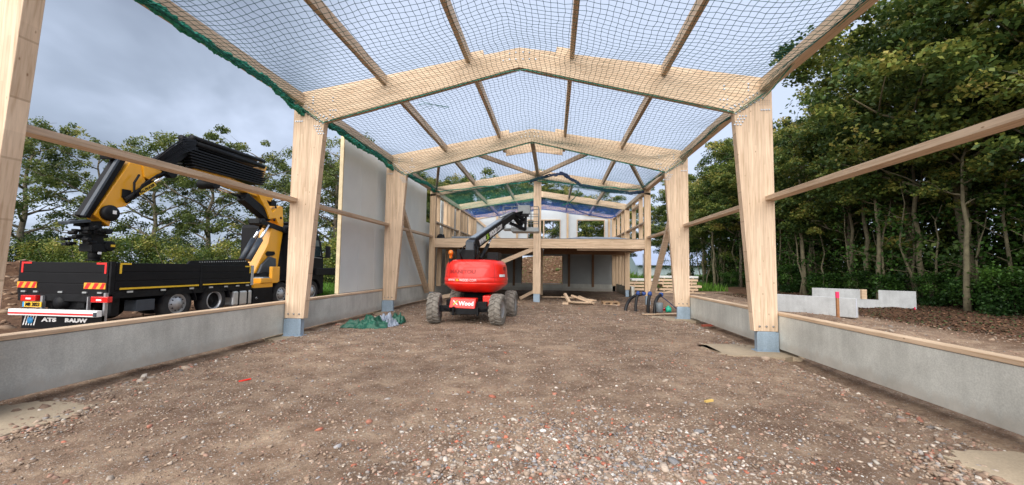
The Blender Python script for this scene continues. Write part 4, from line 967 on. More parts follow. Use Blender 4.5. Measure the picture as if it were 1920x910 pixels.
# ------------------------------------------------------------------ things lying about
tp = empty('tarpaulin', (-3.95, 10.8, 0), 'crumpled green tarpaulin with silver lining heaped on the gravel left of the lift', 'tarpaulin')
def heap(name, cx_, cy_, ax_, ay_, h, seed, mat, parent, n=56, cut=None):
    u = np.linspace(-1, 1, n); U, Vv = np.meshgrid(u, u)
    r_ = np.sqrt(U**2+Vv**2); a_ = np.arctan2(Vv, U)
    k = 1/np.maximum(1, np.maximum(np.abs(U), np.abs(Vv))/np.maximum(r_, 1e-6)*0+1)
    rad = np.maximum(np.abs(U), np.abs(Vv)); 
    cs, sn = U/np.maximum(r_, 1e-6)*rad, Vv/np.maximum(r_, 1e-6)*rad
    edge = 1+.13*np.sin(a_*3+seed)+.07*np.sin(a_*7+seed*2)+.04*np.sin(a_*13)
    X = cx_+ax_*cs*edge; Y = cy_+ay_*sn*edge
    f = 1-1.6*np.abs(fbm(cs*2.6, sn*2.3, seed, 1.8, 3)); f2 = 1-1.8*np.abs(fbm(cs*4.5, sn*4.2, seed+4, 2.0, 3))
    Z = h*np.clip(1.0-rad**2.2, 0, 1)*(.35+.75*np.clip(f, -.3, 1))+.06*np.clip(f2, -.6, 1)*np.clip(1.3-rad, 0, 1)+.02
    id_ = np.arange(n*n).reshape(n, n); Fq = np.stack([id_[:-1, :-1], id_[:-1, 1:], id_[1:, 1:], id_[1:, :-1]], -1).reshape(-1, 4)
    og = np.array(origin(parent))
    o = link(name, fastmesh(name, np.stack([X, Y, np.maximum(Z, .015)], -1).reshape(-1, 3)-og, Fq, False), mat, parent)
    return o
heap('green_face', -4.08, 10.45, .60, .62, .25, 3, TARPG, tp, 80)
heap('silver_face', -3.86, 11.12, .36, .30, .25, 12, TARPS, tp, 44)
heap('green_face', -3.60, 11.25, .24, .26, .28, 23, TARPG, tp, 30)
heap('silver_face', -3.50, 10.62, .15, .24, .16, 31, TARPS, tp, 30)

def plank(a, b, w_, h_, label, group='board offcuts heaped below the upper floor', mat=WXs, name='timber_offcut', cat='board'):
    c_ = (Vector(a)+Vector(b))/2; mb = MB(); mb.bar(Vector(a)-c_, Vector(b)-c_, w_, h_); o = mb.build(name, mat, None, .004); o.location = c_
    return tag(o, label, cat, group)
BO = WXs
plank((1.25, 19.0, .06), (2.35, 18.35, .06), .12, .06, 'lowest flat plank of the offcut heap under the upper floor')
plank((1.55, 18.55, .12), (2.35, 18.15, .12), .18, .05, 'broad short board lying across the front of the offcut heap')
plank((1.30, 18.7, .46), (1.5, 18.4, .10), .12, .10, 'stubby block standing on end at the left of the offcut heap')
plank((1.60, 18.6, .40), (2.45, 18.2, .12), .14, .07, 'sloping plank leaning over the middle of the offcut heap')
plank((1.95, 18.9, .34), (2.6, 18.4, .07), .12, .08, 'thick board sloping down at the right of the offcut heap')
plank((1.15, 18.9, .30), (1.75, 18.7, .28), .12, .05, 'short board lying on top of the offcut heap at its left')
plank((2.25, 18.9, .22), (2.65, 18.45, .2), .14, .06, 'small rightmost board of the offcut heap')
plank((1.2, 18.35, .05), (1.45, 18.3, .05), .1, .08, 'orange toned block at the foot of the offcut heap', mat=WC)
plank((-4.95, 18.2, .10), (-3.9, 18.6, .30), .05, .16, 'board leaning on the foot of the left column behind the lift', None)
plank((-.9, 20.8, .05), (.0, 20.4, .55), .05, .16, 'plank propped in shade behind the lift wheels', None)
plank((.2, 21.3, .12), (1.3, 21.5, .12), .2, .04, 'pale plank lying flat in shade left of the window opening', None, WC)
plank((5.15, 23.2, .0), (5.15, 23.4, .62), .1, .09, 'grey weathered stake beside the shaded plinth corner', None, CON, 'stake', 'stake')
plank((3.9, 14.6, .05), (6.2, 15.9, .03), .14, .03, 'long flat plank lying behind the black pipes', None, WC)
# pallet
pal = empty('pallet', (3.35, 18.9, 0), 'small wooden pallet on the gravel between offcut heap and pipes', 'pallet')
for k in range(4): MB().box(3.0, 3.72, 18.6+k*.19, 18.72+k*.19, .115, .14).build('deck_board', PALW, pal)
for x_ in (3.0, 3.31, 3.62): MB().box(x_, x_+.1, 18.6, 19.3, .025, .114).build('block', PALW, pal)
MB().box(3.0, 3.72, 18.58, 19.3, .0, .024).build('base_board', WXs, pal)
# pipes
def pipe(pts, r_, label, cap=True):
    p = empty('pipe', pts[0], label, 'pipe', 'black pipe ends sticking out of the ground')
    P = [Vector(q) for q in pts]; sm = []
    for i in range(len(P)-1):
        p0_, p1_, p2_, p3_ = P[max(i-1, 0)], P[i], P[i+1], P[min(i+2, len(P)-1)]
        for k in range(6):
            t = k/6; sm.append(.5*((2*p1_)+(p2_-p0_)*t+(2*p0_-5*p1_+4*p2_-p3_)*t*t+(3*p1_-p0_-3*p2_+p3_)*t**3))
    sm.append(P[-1]); MB().tube(sm, r_, 12).build('hose', PIPE, p)
    if cap:
        d_ = (sm[-1]-sm[-2]).normalized(); mb = MB(); mb.tube([sm[-1]-d_*.02, sm[-1]+d_*.05, sm[-1]+d_*.13], [r_*1.25, r_*1.35, r_*.9], 10)
        mb.build('cap', BCAP, p)
pipe([(3.55, 16.3, -.1), (3.68, 16.5, .25), (3.95, 16.8, .50), (4.35, 16.9, .62)], .06, 'long arching black pipe, leftmost of the group by the right wall')
pipe([(3.98, 16.4, -.1), (4.0, 16.45, .3), (4.08, 16.5, .62)], .055, 'upright black pipe with blue cap, second from left of the group')
pipe([(4.42, 16.3, -.1), (4.44, 16.3, .35), (4.50, 16.35, .62)], .065, 'thick upright black pipe with blue cap in the middle of the group')
pipe([(4.62, 16.1, -.1), (4.66, 16.15, .3), (4.78, 16.3, .52), (4.95, 16.5, .62)], .065, 'black pipe bending right with blue cap at the right of the group')
o = MB(); o.tube([(4.95, 16.6, .6), (5.2, 16.5, .4), (5.45, 16.3, .15), (5.55, 16.2, .02)], .018, 8); tag(o.build('thin_hose', NAVY), 'thin dark blue hose curving down beside the black pipes', 'hose')
o = MB(); o.lathe([(0, .10), (.02, .12), (.34, .13), (.36, .10), (.36, .001)], (4.78, 16.0, 0), 'Z', 18); tag(o.build('drain_pipe', DRAIN), 'short grey drain pipe stub standing in front of the black pipes', 'pipe')
o = MB(); o.lathe([(-.09, .001), (-.09, .10), (.09, .10), (.10, .001)], (5.10, 16.0, .10), 'X', 14); o.lathe([(0, .05), (.1, .05), (.1, .001)], (5.1, 16.0, .15), 'Z', 10); tag(o.build('pipe_fitting', TEALP), 'green plastic pipe fitting on the soil beside the pipes', 'fitting')
o = MB(); o.bar((4.95, 16.1, .09), (5.1, 16.25, .12), .08, .07); tag(o.build('pipe_fitting', RED), 'small red plastic piece next to the green pipe fitting', 'fitting')
# scraps on the gravel
o = MB(); o.bar((-3.45, 5.22, .015), (-3.36, 5.33, .025), .022, .015); tag(o.build('plastic_scrap', RED), 'bright red plastic sliver on the gravel by the left plinth wall', 'scrap')
o = MB(); o.bar((2.62, 5.25, .015), (2.72, 5.29, .025), .035, .02); tag(o.build('wood_scrap', flat('pale_chip', (.62, .42, .12), .7)), 'yellow wood chip on open gravel right of the camera', 'scrap')
o = MB(); o.bar((5.0, 12.2, .03), (5.35, 12.25, .05), .10, .05); tag(o.build('brick_fragment', flat('brick', (.32, .07, .04), .8, 0, .3, 20)), 'red brick fragment on soil at the base of the second right column', 'brick')
for k in range(60):
    pass

# ------------------------------------------------------------------ precast wall elements on the right
def element(name, a, b, h, label, notch=None, lean=0):
    a, b = Vector(a), Vector(b); L0 = (b-a).length; d_ = (b-a).normalized(); nrm = Vector((d_.y, -d_.x, 0))
    if nrm.y > 0: nrm = -nrm
    root = empty(name, a, label, 'concrete element', 'precast concrete wall elements waiting beside the trees')
    poly = [(0, 0), (L0, 0), (L0, h)]
    if notch: poly += [(notch[1], h), (notch[1], notch[2]), (notch[0], notch[2]), (notch[0], h)]
    poly += [(0, h)]
    for nm, o0, o1, mt in (('concrete_leaf', 0, .075, CONL), ('insulation_core', .075, .155, INSUL), ('concrete_leaf', .155, .235, CONL)):
        ins = .012 if nm[0] == 'i' else 0
        n_ = len(poly); v = []
        for off in (o0, o1):
            for (u_, z_) in poly:
                p = a+d_*(min(max(u_, ins), L0-ins))-nrm*off; v.append((p.x, p.y, a.z+max(z_-ins, 0)))
        MB().add(v, [tuple(range(n_)), tuple(range(2*n_-1, n_-1, -1))]+[(i, i+n_, (i+1) % n_+n_, (i+1) % n_) for i in range(n_)]).build(nm, mt, root, .004)
    return root, a, d_, nrm
element('wall_element', (11.20, 15.35, .03), (9.3, 17.8, .03), .66, 'plain grey precast concrete element lying nearest the plinth wall')
r_, a_, d_, n_ = element('wall_element', (15.55, 18.35, .05), (12.9, 20.6, .05), .80, 'grey precast concrete element with a notch cut in its top edge', (1.15, 1.75, .38))
p = a_+d_*1.66-n_*.1; MB().bar(p+Vector((0, 0, .39)), p+Vector((0, 0, .81)), .16, .20, up=(1, 0, 0)).build('timber_block', WXs, r_)
st_ = empty('stake', (10.45, 15.1, 0), 'brown wooden stake with pink painted top in front of the plain concrete element', 'stake')
MB().box(10.42, 10.50, 15.06, 15.12, -.1, .72).build('post', flat('weathered_stake', (.30, .14, .06), .8, 0, .25, 9), st_); MB().box(10.418, 10.502, 15.058, 15.122, .72, .93).build('painted_top', PINK, st_)
tag(MB().box(15.0, 15.03, 17.75, 17.78, 0, .26).build('marker_peg', PINK), 'tiny pink marker peg before the notched concrete element', 'peg')

# ------------------------------------------------------------------ barn and lumber behind
bn = empty('barn', (30, 88, 0), 'long low grey barn with a wide blue grey roof beyond the lumber stacks', 'barn')
x0, x1, y0, y1 = 16.9, 52, 80, 97; zr = 6.0; ym = (y0+y1)/2
MB().prism([(y0, -.6), (y1, -.6), (y1, 2.55), (ym, zr-.25), (y0, 2.55)], x0, x1, 'X').build('wall', BARNW, bn)
for s in (-1, 1):
    ye = ym+s*(ym-y0+.7); ze = 2.35
    MB().prism([(ym, zr), (ye, ze), (ye, ze+.16), (ym, zr+.16)], x0-.6, x1+.6, 'X').build('roof', BARNR, bn)
MB().box(x0, x1, y0-.72, y0-.62, 2.28, 2.42).build('gutter', BLKM, bn)
mb = MB()
for k in range(40): mb.box(x0+.5+k*.85, x0+.56+k*.85, y0-.04, y0, -.5, 2.5)
mb.build('cladding_rib', BARNW, bn)
MB().box(19.0, 20.6, y0-.05, y0, -.5, 1.9).build('barn_door', PANELD, bn)
ps = MB(); ps.tube([(14.0, 62, -.3), (14.0, 62, 3.9)], .09, 8); tag(ps.build('lamp_post', RIM), 'slender grey post rising before the barn roof', 'post')
rs_ = random.Random(12); lm = [WXs, WC, WRAP, WXs, WC]
lab_a = ['', '']
packs = [(6.2, 8.1, 30.0), (8.5, 11.2, 30.6)]
nmz = [['bottom pack of the left lumber stack by the rear corner', 'second pack up in the left lumber stack', 'third pack up in the left lumber stack', 'white wrapped top pack of the left lumber stack'],
       ['bottom pack of the right lumber stack near the barn', 'second pack up in the right lumber stack', 'third pack up in the right lumber stack', 'fourth pack up in the right lumber stack', 'white wrapped top pack of the right lumber stack']]
for si, (xa, xb, yy) in enumerate(packs):
    z_ = .12
    for k, lb in enumerate(nmz[si]):
        h_ = .17; pk = empty('lumber_pack', (xa, yy, z_), lb, 'lumber', 'stacked packs of sawn lumber'); ox = rs_.uniform(-.2, .2)
        mt = WRAP if 'white' in lb else (WXs, WC)[k % 2]
        for q in range(4): MB().box(xa+ox, xb+ox+rs_.uniform(-.1, .15), yy+q*.3, yy+q*.3+.27, z_, z_+h_-.02).build('board_bundle', mt, pk, .01)
        for xx in (xa+.3, xb-.4): MB().box(xx+ox, xx+ox+.08, yy-.02, yy+1.2, z_-.05, z_-.001).build('spacer', WC, pk)
        z_ += h_+.055
tag(MB().bar((8.6, 29.6, .05), (10.6, 29.4, .5), .12, .05).build('loose_board', WXs), 'loose board leaning against the right lumber stack', 'board')
tag(MB().bar((7.6, 29.3, .06), (11.0, 28.9, .06), .25, .05).build('loose_board', WC), 'long pale board lying before the right lumber stack', 'board')

# ------------------------------------------------------------------ vegetation
def leaf_quads(C, size, rs, up=.35, tint=None):
    """C (n,3) centres -> rhombic leaves"""
    n_ = len(C); nrm = rs.normal(0, 1, (n_, 3)); nrm[:, 2] = np.abs(nrm[:, 2])+up; nrm /= np.linalg.norm(nrm, axis=1)[:, None]
    t = rs.normal(0, 1, (n_, 3)); a = np.cross(nrm, t); a /= np.linalg.norm(a, axis=1)[:, None]; b = np.cross(nrm, a)
    s = size*rs.uniform(.55, 1.35, (n_, 1))
    V_ = np.stack([C-a*s*.62, C-b*s*.40+nrm*s*.1, C+a*s*.62, C+b*s*.40+nrm*s*.1], 1).reshape(-1, 3)
    return V_, np.arange(4*n_).reshape(n_, 4)
def make_tree(seed, H, base, RX, nlimb, nclump, nleaf, leaf, mat_leaf, mat_bark, name, droop=0, tr=.19, clump_r=.95, flat_=.5, lean=.0, shell=.5, low=0):
    rs = np.random.RandomState(seed); rd = random.Random(seed)
    root = empty(name, (0, 0, 0))
    mb = MB(); k = 9; pts = [Vector((0, 0, -.3))]
    for i in range(1, k+1):
        t = i/k; pts.append(Vector((lean*t*H*.5+rd.uniform(-.16, .16)*t*2, rd.uniform(-.16, .16)*t*2, t*H*.88)))
    rad = [tr*(1.25 if i == 0 else 1)*(1-.82*i/k) for i in range(k+1)]
    mb.tube(pts, rad, 9)
    tips = []
    for i in range(nlimb):
        t = base/H+(0.9-base/H)*(i+.5)/nlimb*.95; j = min(k-1, int(t/.88*k)); p = pts[j].lerp(pts[j+1], t/.88*k-j) if t < .88 else pts[-1]
        a = i*2.4+rd.uniform(-.5, .5); env = math.sin(min(1, (t*H-base*.6)/(H-base*.6))*math.pi*.86+.28)
        ln = RX*max(.35, env)*rd.uniform(.75, 1.15); q = [p]
        for m_ in range(1, 5):
            f = m_/4; q.append(p+Vector((math.cos(a+f*rd.uniform(-.3, .3))*ln*f, math.sin(a+f*.2)*ln*f, ln*(.55*f-.12*f*f)+rd.uniform(-.15, .15))))
        r_ = tr*(1-.75*t)*.55; mb.tube(q, [r_*(1-.75*m_/4) for m_ in range(5)], 6)
        tips += [(q[4], ln), (q[3], ln), (q[2], ln*.8)]
        for m_ in (1, 2, 3):
            b = a+rd.choice((-1, 1))*rd.uniform(.5, 1.2); l2 = ln*rd.uniform(.35, .6); p2 = q[m_]
            e_ = p2+Vector((math.cos(b)*l2, math.sin(b)*l2, l2*rd.uniform(.1, .7))); mb.tube([p2, p2.lerp(e_, .5)+Vector((0, 0, .1)), e_], [r_*.45, r_*.3, r_*.12], 5); tips += [(e_, ln)]
    tips += [(pts[-1], 1), (pts[-1]+Vector((0, 0, H*.08)), 1), (pts[-2], 1)]
    o = mb.build('trunk', mat_bark, None); o.parent = root
    T = np.array([tuple(p) for p, _ in tips]); sel = rs.randint(0, len(T), nclump)
    CC = T[sel]+np.clip(rs.normal(0, 1, (nclump, 3)), -1.4, 1.4)*np.array([.75, .75, .45])*shell*RX*.35
    if low: CC = np.concatenate([CC, np.stack([rs.normal(0, RX*.35, low), rs.normal(0, RX*.35, low), rs.uniform(.8, base+.5, low)], 1)])
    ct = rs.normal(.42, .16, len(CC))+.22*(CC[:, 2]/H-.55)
    nn = np.maximum(4, (nleaf/len(CC)*rs.uniform(.4, 1.6, len(CC))).astype(int))
    ii = np.repeat(np.arange(len(CC)), nn); cr_ = clump_r*rs.uniform(.6, 1.25, len(CC))
    dirs = rs.normal(0, 1, (len(ii), 3)); dirs /= np.linalg.norm(dirs, axis=1)[:, None]
    off = dirs*(rs.uniform(0, 1, (len(ii), 1))**.45)*cr_[ii][:, None]*np.array([1, 1, flat_]); off[:, 2] -= .25*(off[:, 0]**2+off[:, 1]**2)/np.maximum(cr_[ii], .1)
    P = CC[ii]+off
    V_, F_ = leaf_quads(P, leaf, rs)
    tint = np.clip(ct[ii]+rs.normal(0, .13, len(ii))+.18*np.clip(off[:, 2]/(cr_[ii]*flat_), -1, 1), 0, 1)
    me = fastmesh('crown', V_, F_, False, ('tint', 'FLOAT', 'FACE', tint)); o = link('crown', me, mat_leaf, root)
    return root
def place(proto, first, loc, rz, s, label, cat, group, sz=None):
    o = proto if first else copy_tree(proto)
    o.location = loc; o.rotation_euler = (0, 0, rz); o.scale = (s, s, sz or s)
    tag(o, label, cat, group); return o
rd = random.Random(5)
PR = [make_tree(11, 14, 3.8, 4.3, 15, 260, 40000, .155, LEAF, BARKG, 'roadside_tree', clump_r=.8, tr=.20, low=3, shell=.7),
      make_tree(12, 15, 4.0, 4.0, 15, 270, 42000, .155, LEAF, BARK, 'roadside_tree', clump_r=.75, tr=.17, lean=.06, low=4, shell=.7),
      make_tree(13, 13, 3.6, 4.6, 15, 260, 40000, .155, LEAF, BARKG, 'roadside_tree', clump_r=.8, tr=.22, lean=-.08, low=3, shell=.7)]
used = [False]*3
side_lab = ['tall leafy tree at the right edge of the site, nearest the camera', 'second tree from the camera in the right hand row', 'third tree from the camera in the right hand row, crown above the notched element',
            'fourth tree from the camera in the right hand row', 'fifth tree in the right hand row, seen beyond the nearest right column', 'sixth tree in the right hand row from the camera', 'seventh tree in the right hand row from the camera', 'eighth tree in the right hand row from the camera',
            'ninth tree in the right hand row from the camera', 'tenth tree in the right hand row, near the second right column', 'eleventh tree in the right hand row, close to the barn side', 'farthest tree of the right hand row, overhanging the barn side']
RY = [12.5, 16.0, 19.2, 22.6, 26.2, 30.0, 34.2, 38.6, 43.2, 48.2, 53.5, 59.5]
for i, y_ in enumerate(RY):
    x_ = 18.9+rd.uniform(-.5, .6)-(.045*(y_-15) if y_ > 20 else 0)+ (1.2 if i == 0 else 0); q = i % 3
    s_ = rd.uniform(.92, 1.06)*(1.0 if i < 4 else .90)
    if i in (1, 2): s_ *= 1.12
    if i == 3: s_ *= .98
    place(PR[q], not used[q], (x_, y_, float(gz(x_, y_))-.1), rd.uniform(0, 6.28), s_, side_lab[i], 'tree', 'trees in the right hand row'); used[q] = True
sec = ['tree standing behind the nearest tree of the right hand row', 'tree standing behind the third tree of the right hand row', 'tree standing behind the fifth tree of the right hand row', 'tree standing behind the seventh tree of the right hand row', 'tree standing behind the ninth tree of the right hand row', 'tree standing behind the farthest tree of the right hand row']
for i, y_ in enumerate((14.5, 23, 32, 42, 54)):
    x_ = 24.0+rd.uniform(-.7, .7)-.06*(y_-15); place(PR[(i+1) % 3], False, (x_, y_, .2), rd.uniform(0, 6.28), rd.uniform(.92, 1.05), sec[i], 'tree', 'trees in the second row on the right')
ST = make_tree(14, 11, 5.0, 1.9, 9, 46, 5200, .14, LEAF, BARKG, 'slender_tree', clump_r=.6, tr=.14, lean=.05, shell=.7)
sl_ = ['third', 'fourth', 'fifth', 'sixth', 'seventh', 'eighth', 'ninth', 'tenth', 'eleventh', 'twelfth', 'thirteenth', 'fourteenth', 'fifteenth', 'sixteenth']
for i, y_ in enumerate((14.2, 15.4, 17.6, 18.6, 20.6, 21.6, 24.0, 25.2, 28.0, 31.5, 36.0, 40.5, 46.0, 51.0)):
    x_ = 17.0-.035*(y_-14)+rd.uniform(-.2, 1.2)
    place(ST, i == 0, (x_, y_, float(gz(x_, y_))-.1), rd.uniform(0, 6.28), rd.uniform(.8, 1.1), ('first', 'second')[i]+' slender mossy trunk from the camera at the edge of the right hand row' if i < 2 else sl_[i-2]+' slender mossy trunk from the camera at the edge of the right hand row', 'tree', 'slender trunks edging the right hand row')
# behind the building
bk_l = ['tree behind the far gable, at the left end of its row', 'second tree from the left behind the far gable', 'third tree from the left behind the far gable', 'fourth tree from the left behind the far gable', 'fifth tree from the left behind the far gable', 'sixth tree from the left behind the far gable', 'tree behind the far gable, at the right end of its row']
for i, (x_, y_, s_) in enumerate(((-17, 50, .95), (-12.5, 51, .9), (-8.3, 49, .98), (-4, 51, .92), (.4, 52, .88), (4.8, 51, .84), (9.0, 53, .72))):
    place(PR[i % 3], False, (x_, y_, 0), rd.uniform(0, 6.28), s_, bk_l[i], 'tree', 'trees in a row behind the far gable')
# open crowned trees on the left
PL = [make_tree(31, 13, 2.0, 3.9, 19, 170, 17500, .145, LEAFL, BARK, 'field_tree', clump_r=.58, tr=.26, flat_=.75, shell=.62),
      make_tree(32, 12.5, 1.8, 4.0, 19, 160, 17000, .145, LEAFL, BARK, 'field_tree', clump_r=.58, tr=.22, flat_=.75, shell=.62, lean=.05),
      make_tree(33, 13, 2.2, 3.8, 18, 170, 18000, .14, LEAFL, BARK, 'field_tree', clump_r=.58, tr=.24, flat_=.75, shell=.62, lean=-.05)]
ll = ['leftmost field tree, showing beside the nearest left column', 'second field tree from the left, above the truck tailgate', 'third field tree from the left, behind the crane tip', 'fourth field tree from the left, seen through the folded crane', 'fifth field tree from the left, behind the crane booms', 'sixth field tree from the left, behind the raised boom stack', 'seventh field tree from the left, crown above the boom stack', 'eighth field tree from the left, behind the truck cab', 'rightmost field tree, beside the grey wall panels']
used = [False]*3
for i, (x_, y_) in enumerate(((-42.5, 29), (-37.0, 30), (-32.8, 31), (-28.2, 31.5), (-24.0, 32), (-20.2, 33.5), (-17.3, 32), (-14.6, 34), (-12.4, 31))):
    q = i % 3; s_ = (1.08, 1.0, .98, .96, 1.02, .90, .98, .92, .82)[i]
    place(PL[q], not used[q], (x_, y_, -.2), rd.uniform(0, 6.28), s_, ll[i], 'tree', 'open crowned trees behind the truck'); used[q] = True
# denser trees right behind the cab
for i, (x_, y_, s_) in enumerate(((-15.6, 38, .80), (-12.6, 37, .74))):
    place(PR[i], False, (x_, y_, -.2), rd.uniform(0, 6.28), s_, ['dense dark tree in the gap between cab and wall panels', 'dense dark tree partly behind the grey wall panels'][i], 'tree', None)

def make_bush(seed, rx, h, nleaf, leaf, mat, name='bush'):
    rs = np.random.RandomState(seed); root = empty(name, (0, 0, 0)); mb = MB(); rdd = random.Random(seed)
    for i in range(7):
        a = rdd.uniform(0, 6.3); mb.tube([(0, 0, -.1), (math.cos(a)*rx*.3, math.sin(a)*rx*.3, h*.45), (math.cos(a)*rx*.6, math.sin(a)*rx*.6, h*.85)], [.04, .025, .01], 5)
    o = mb.build('stem', BARK, None); o.parent = root
    nc = 46; CC = np.stack([rs.uniform(-1, 1, nc)*rx*.8, rs.uniform(-1, 1, nc)*rx*.5, rs.uniform(.08, 1, nc)**1.15*.95*h], 1)
    ii = rs.randint(0, nc, nleaf); P = CC[ii]+rs.normal(0, 1, (nleaf, 3))*np.array([.26, .26, .2])*rx*.6; P[:, 2] = np.abs(P[:, 2])
    V_, F_ = leaf_quads(P, leaf, rs); tint = np.clip(rs.normal(.4, .2, nc)[ii]+rs.normal(0, .13, nleaf)+.25*(P[:, 2]/h-.6), 0, 1)
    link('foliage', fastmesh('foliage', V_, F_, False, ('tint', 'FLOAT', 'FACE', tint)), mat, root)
    return root
HB = [make_bush(51, 2.6, 3.6, 12000, .13, LEAF, 'hedge_bush'), make_bush(52, 2.4, 3.9, 12000, .13, LEAF, 'hedge_bush')]
hx = [-44+3.1*i for i in range(13)]
ordn = ['first', 'second', 'third', 'fourth', 'fifth', 'sixth', 'seventh', 'eighth', 'ninth', 'tenth', 'eleventh', 'twelfth', 'thirteenth', 'fourteenth', 'fifteenth', 'sixteenth']
for i, x_ in enumerate(hx):
    place(HB[i % 2], i < 2, (x_, 27.5+rd.uniform(-.5, .5)+.15*(i), -.2), rd.uniform(-.5, .5), rd.uniform(.70, 1.12), f'{ordn[i]} dark bush from the left in the field hedge behind the truck', 'bush', 'bushes of the field hedge')
UB = [make_bush(61, 1.3, 1.7, 4200, .13, LEAFB, 'undergrowth_bush'), make_bush(62, 1.5, 2.5, 5200, .13, LEAFB, 'undergrowth_bush')]
uy = [11.5, 13.2, 14.8, 16.4, 18.0, 19.8, 21.8, 24.2, 27, 30.5, 34.5, 39, 44, 50]
for i, y_ in enumerate(uy):
    x_ = 17.6-.035*(y_-14)+rd.uniform(-.5, .4); s_ = (.95, .85, .9, .7)[i] if i < 4 else rd.uniform(.5, .85)
    place(UB[i % 2], i < 2, (x_, y_, float(gz(x_, y_))-.05), rd.uniform(0, 6.3), s_, f'{ordn[i]} undergrowth bush counted from the camera below the right hand trees', 'bush', 'undergrowth below the right hand trees')
for i in range(10):
    y_ = 13+i*4.2; x_ = 22.3-.04*(y_-14)
    place(HB[i % 2], False, (x_, y_, .2), 1.57+rd.uniform(-.3, .3), rd.uniform(1.15, 1.75), f'{ordn[i]} tall dark bush counted from the camera in the thicket behind the right hand trunks', 'bush', 'thicket behind the right hand trunks')
def make_sapling(seed, h, n):
    rdd = random.Random(seed); rs = np.random.RandomState(seed); root = empty('sapling', (0, 0, 0)); mb = MB(); P = []
    x_ = y_ = 0; pts = [(0, 0, -.2)]
    for k in range(1, 7): x_ += rdd.uniform(-.22, .22); y_ += rdd.uniform(-.22, .22); pts.append((x_, y_, h*k/6))
    mb.tube(pts, [.065-.0085*k for k in range(7)], 6)
    for k in range(9):
        t = rdd.uniform(.25, .95); j = int(t*6); p = Vector(pts[j]).lerp(Vector(pts[min(j+1, 6)]), t*6-j); a = rdd.uniform(0, 6.3); l_ = rdd.uniform(.5, 1.3)
        e_ = p+Vector((math.cos(a)*l_, math.sin(a)*l_, l_*rdd.uniform(.1, .9))); mb.tube([p, e_], [.02, .006], 4); P += [tuple(p.lerp(e_, rdd.uniform(.4, 1.1))) for _ in range(3)]
    o = mb.build('stem', BARKG, None); o.parent = root
    P = np.array(P); ii = rs.randint(0, len(P), n); C_ = P[ii]+rs.normal(0, .22, (n, 3)); V_, F_ = leaf_quads(C_, .12, rs)
    link('foliage', fastmesh('foliage', V_, F_, False, ('tint', 'FLOAT', 'FACE', np.clip(rs.normal(.5, .22, n), 0, 1))), LEAFB, root); return root
SP = [make_sapling(71, 5.0, 260), make_sapling(72, 5.8, 320), make_sapling(73, 4.2, 220)]
sy = np.concatenate([np.linspace(12, 24, 22), np.linspace(24.7, 52, 26)])
for i, y_ in enumerate(sy):
    x_ = 17.3-.035*(y_-14)+rd.uniform(-.3, 2.0)
    place(SP[i % 3], i < 3, (x_, y_+rd.uniform(-.2, .2), float(gz(x_, y_))-.05), rd.uniform(0, 6.3), rd.uniform(.8, 1.3), 'thin bare stemmed sapling among the trunks of the right hand trees', 'sapling', 'saplings among the right hand trees')
# grass, one mass
rs = np.random.RandomState(4)
def blades(n_, fx, fy, h, keep=None):
    X = rs.uniform(*fx, n_); Y = rs.uniform(*fy, n_)
    if keep is not None: k = keep(X, Y); X, Y = X[k], Y[k]
    n_ = len(X); Z = gz(X, Y); a = rs.uniform(0, 6.3, n_); hh = h*rs.uniform(.4, 1.3, n_); w_ = .035
    bx, by = np.cos(a)*w_, np.sin(a)*w_; lx, ly = rs.normal(0, .35, n_)*hh, rs.normal(0, .35, n_)*hh
    V_ = np.stack([np.stack([X-bx, Y-by, Z-.03], -1), np.stack([X+bx, Y+by, Z-.03], -1), np.stack([X+lx+bx*.2, Y+ly+by*.2, Z+hh], -1), np.stack([X+lx-bx*.2, Y+ly-by*.2, Z+hh], -1)], 1).reshape(-1, 3)
    return V_
VV = [blades(24000, (-44, -8.5), (23.5, 28.5), .35), blades(9000, (-15, -9.5), (19.5, 24), .30), blades(6000, (11, 30), (60, 78), .5), blades(4000, (6, 14), (32.5, 40), .5)]
VV = np.concatenate(VV); me = fastmesh('grass', VV, np.arange(len(VV)).reshape(-1, 4), False, ('tint', 'FLOAT', 'FACE', rs.uniform(0, 1, len(VV)//4)))
tag(link('grass', me, GRASS), 'tufts of bright green grass on the field edges', 'grass', kind='stuff')
# leaf litter and roots on the spoil bank
def litter(n_, fx, fy, size, cols, nm, lab, z=.01):
    X = rs.uniform(*fx, n_); Y = rs.uniform(*fy, n_); P = np.stack([X, Y, gz(X, Y)+z], -1)
    V_, F_ = leaf_quads(P, size, rs, up=1.0); c_ = np.array(cols)[rs.randint(0, len(cols), n_)]*rs.uniform(.7, 1.3, (n_, 1))
    me = fastmesh(nm, V_, F_, False, ('stone', 'FLOAT_COLOR', 'FACE', np.concatenate([c_, np.ones((n_, 1))], 1))); tag(link(nm, me, STONE), lab, 'litter', kind='stuff')
litter(16000, (12.0, 18.5), (9, 30), .07, [(.07, .03, .018), (.11, .05, .028), (.17, .085, .045), (.05, .035, .02), (.05, .07, .02)], 'leaf_litter', 'brown leaf litter and roots on the loam bank below the trees')

